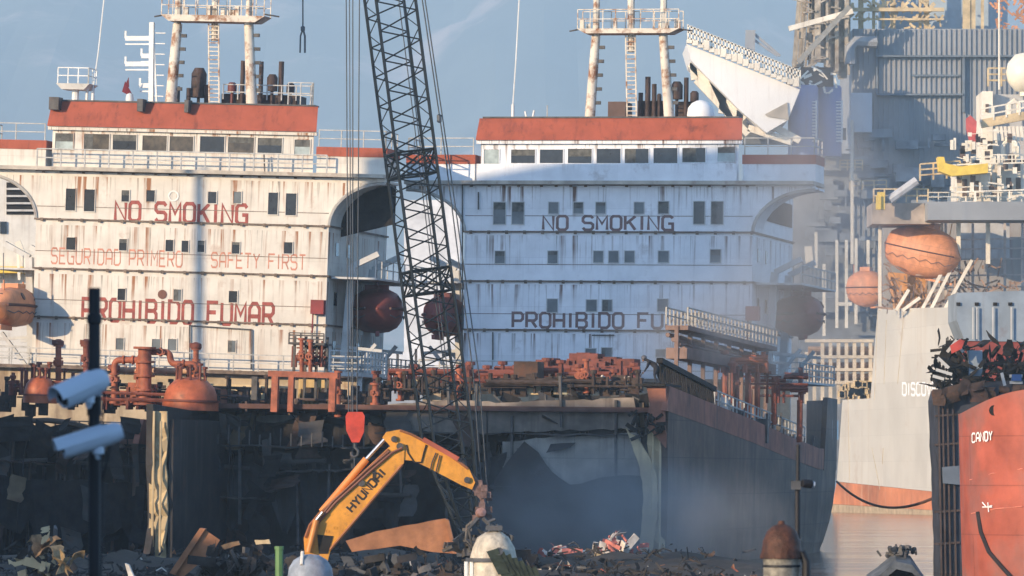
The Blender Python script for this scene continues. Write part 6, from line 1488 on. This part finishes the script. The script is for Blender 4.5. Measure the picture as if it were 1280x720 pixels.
# ------------------------------------------------------------------ smoke
def smoke(name, label, c_, s_, dens, col, nscale, lo, hi, rise=None):
    me = MB().lathe((0,0,0), [(0,-1),(.5,-.86),(.86,-.5),(1,0),(.86,.5),(.5,.86),(0,1)], 16)
    m = bpy.data.materials.new(name); m.use_nodes = True; nt = m.node_tree; N = nt.nodes; Lk = nt.links
    N.remove(N['Principled BSDF']); pv = N.new('ShaderNodeVolumePrincipled'); pv.inputs['Color'].default_value = (*col,1); pv.inputs['Anisotropy'].default_value = .0
    tc = N.new('ShaderNodeTexCoord'); ln = N.new('ShaderNodeVectorMath'); ln.operation = 'LENGTH'; Lk.new(tc.outputs['Object'], ln.inputs[0])
    fl = N.new('ShaderNodeMapRange'); fl.inputs['From Min'].default_value = 1.0; fl.inputs['From Max'].default_value = .25; Lk.new(ln.outputs['Value'], fl.inputs['Value'])
    mp = N.new('ShaderNodeMapping'); mp.inputs['Scale'].default_value = nscale; Lk.new(tc.outputs['Object'], mp.inputs[0])
    no = N.new('ShaderNodeTexNoise'); no.inputs['Scale'].default_value = 1; no.inputs['Detail'].default_value = 3; Lk.new(mp.outputs[0], no.inputs['Vector'])
    r2 = N.new('ShaderNodeMapRange'); r2.inputs['From Min'].default_value = lo; r2.inputs['From Max'].default_value = hi; Lk.new(no.outputs['Fac'], r2.inputs['Value'])
    a = N.new('ShaderNodeMath'); a.operation = 'MULTIPLY'; Lk.new(fl.outputs[0], a.inputs[0]); Lk.new(r2.outputs[0], a.inputs[1])
    b = N.new('ShaderNodeMath'); b.operation = 'MULTIPLY'; Lk.new(a.outputs[0], b.inputs[0]); b.inputs[1].default_value = dens
    Lk.new(b.outputs[0], pv.inputs['Density']); Lk.new(pv.outputs[0], N['Material Output'].inputs['Volume'])
    m.cycles.volume_step_rate = 1.0 if hasattr(m, 'cycles') else 1
    o = me.build('smoke', m, None, origin=(0,0,0)); o.location = c_; o.scale = s_
    return tag(o, label, 'smoke', kind='stuff')
smoke('low_smoke', 'blue-grey smoke drifting low along the cut hull', W(735,640,273), (7.5,4.5,4.3), .26, (.90,.90,.89), (1.6,1.6,1.3), .30, .75)
smoke('side_smoke', 'blue-grey smoke hanging along the tanker side near the ground', W(850,655,268), (6.2,5,3.4), .15, (.90,.90,.89), (1.6,1.6,1.3), .30, .75)
smoke('high_smoke', 'thin grey smoke rising past the right end of the shaded bridge', W(985,300,318), (6.0,5,14), .20, (.86,.84,.82), (1.4,1.4,1.1), .32, .75)
smoke('stern_smoke', 'grey smoke drifting behind the right end of the shaded bridge, in front of the rig', W(1050,270,352), (5.5,5,13), .15, (.86,.84,.82), (1.4,1.4,1.1), .32, .75)
smoke('mid_smoke', 'pale smoke puff over the pipe bridge of the shaded tanker', W(880,415,306), (6.0,5,4.8), .19, (.86,.84,.82), (1.5,1.5,1.3), .32, .75)
S.cycles.volume_step_rate = 2.0 if hasattr(S.cycles,'volume_step_rate') else 1
S.cycles.volume_max_steps = 128; S.cycles.volume_bounces = 0
S.cycles.max_bounces = 6; S.cycles.caustics_reflective = False; S.cycles.caustics_refractive = False
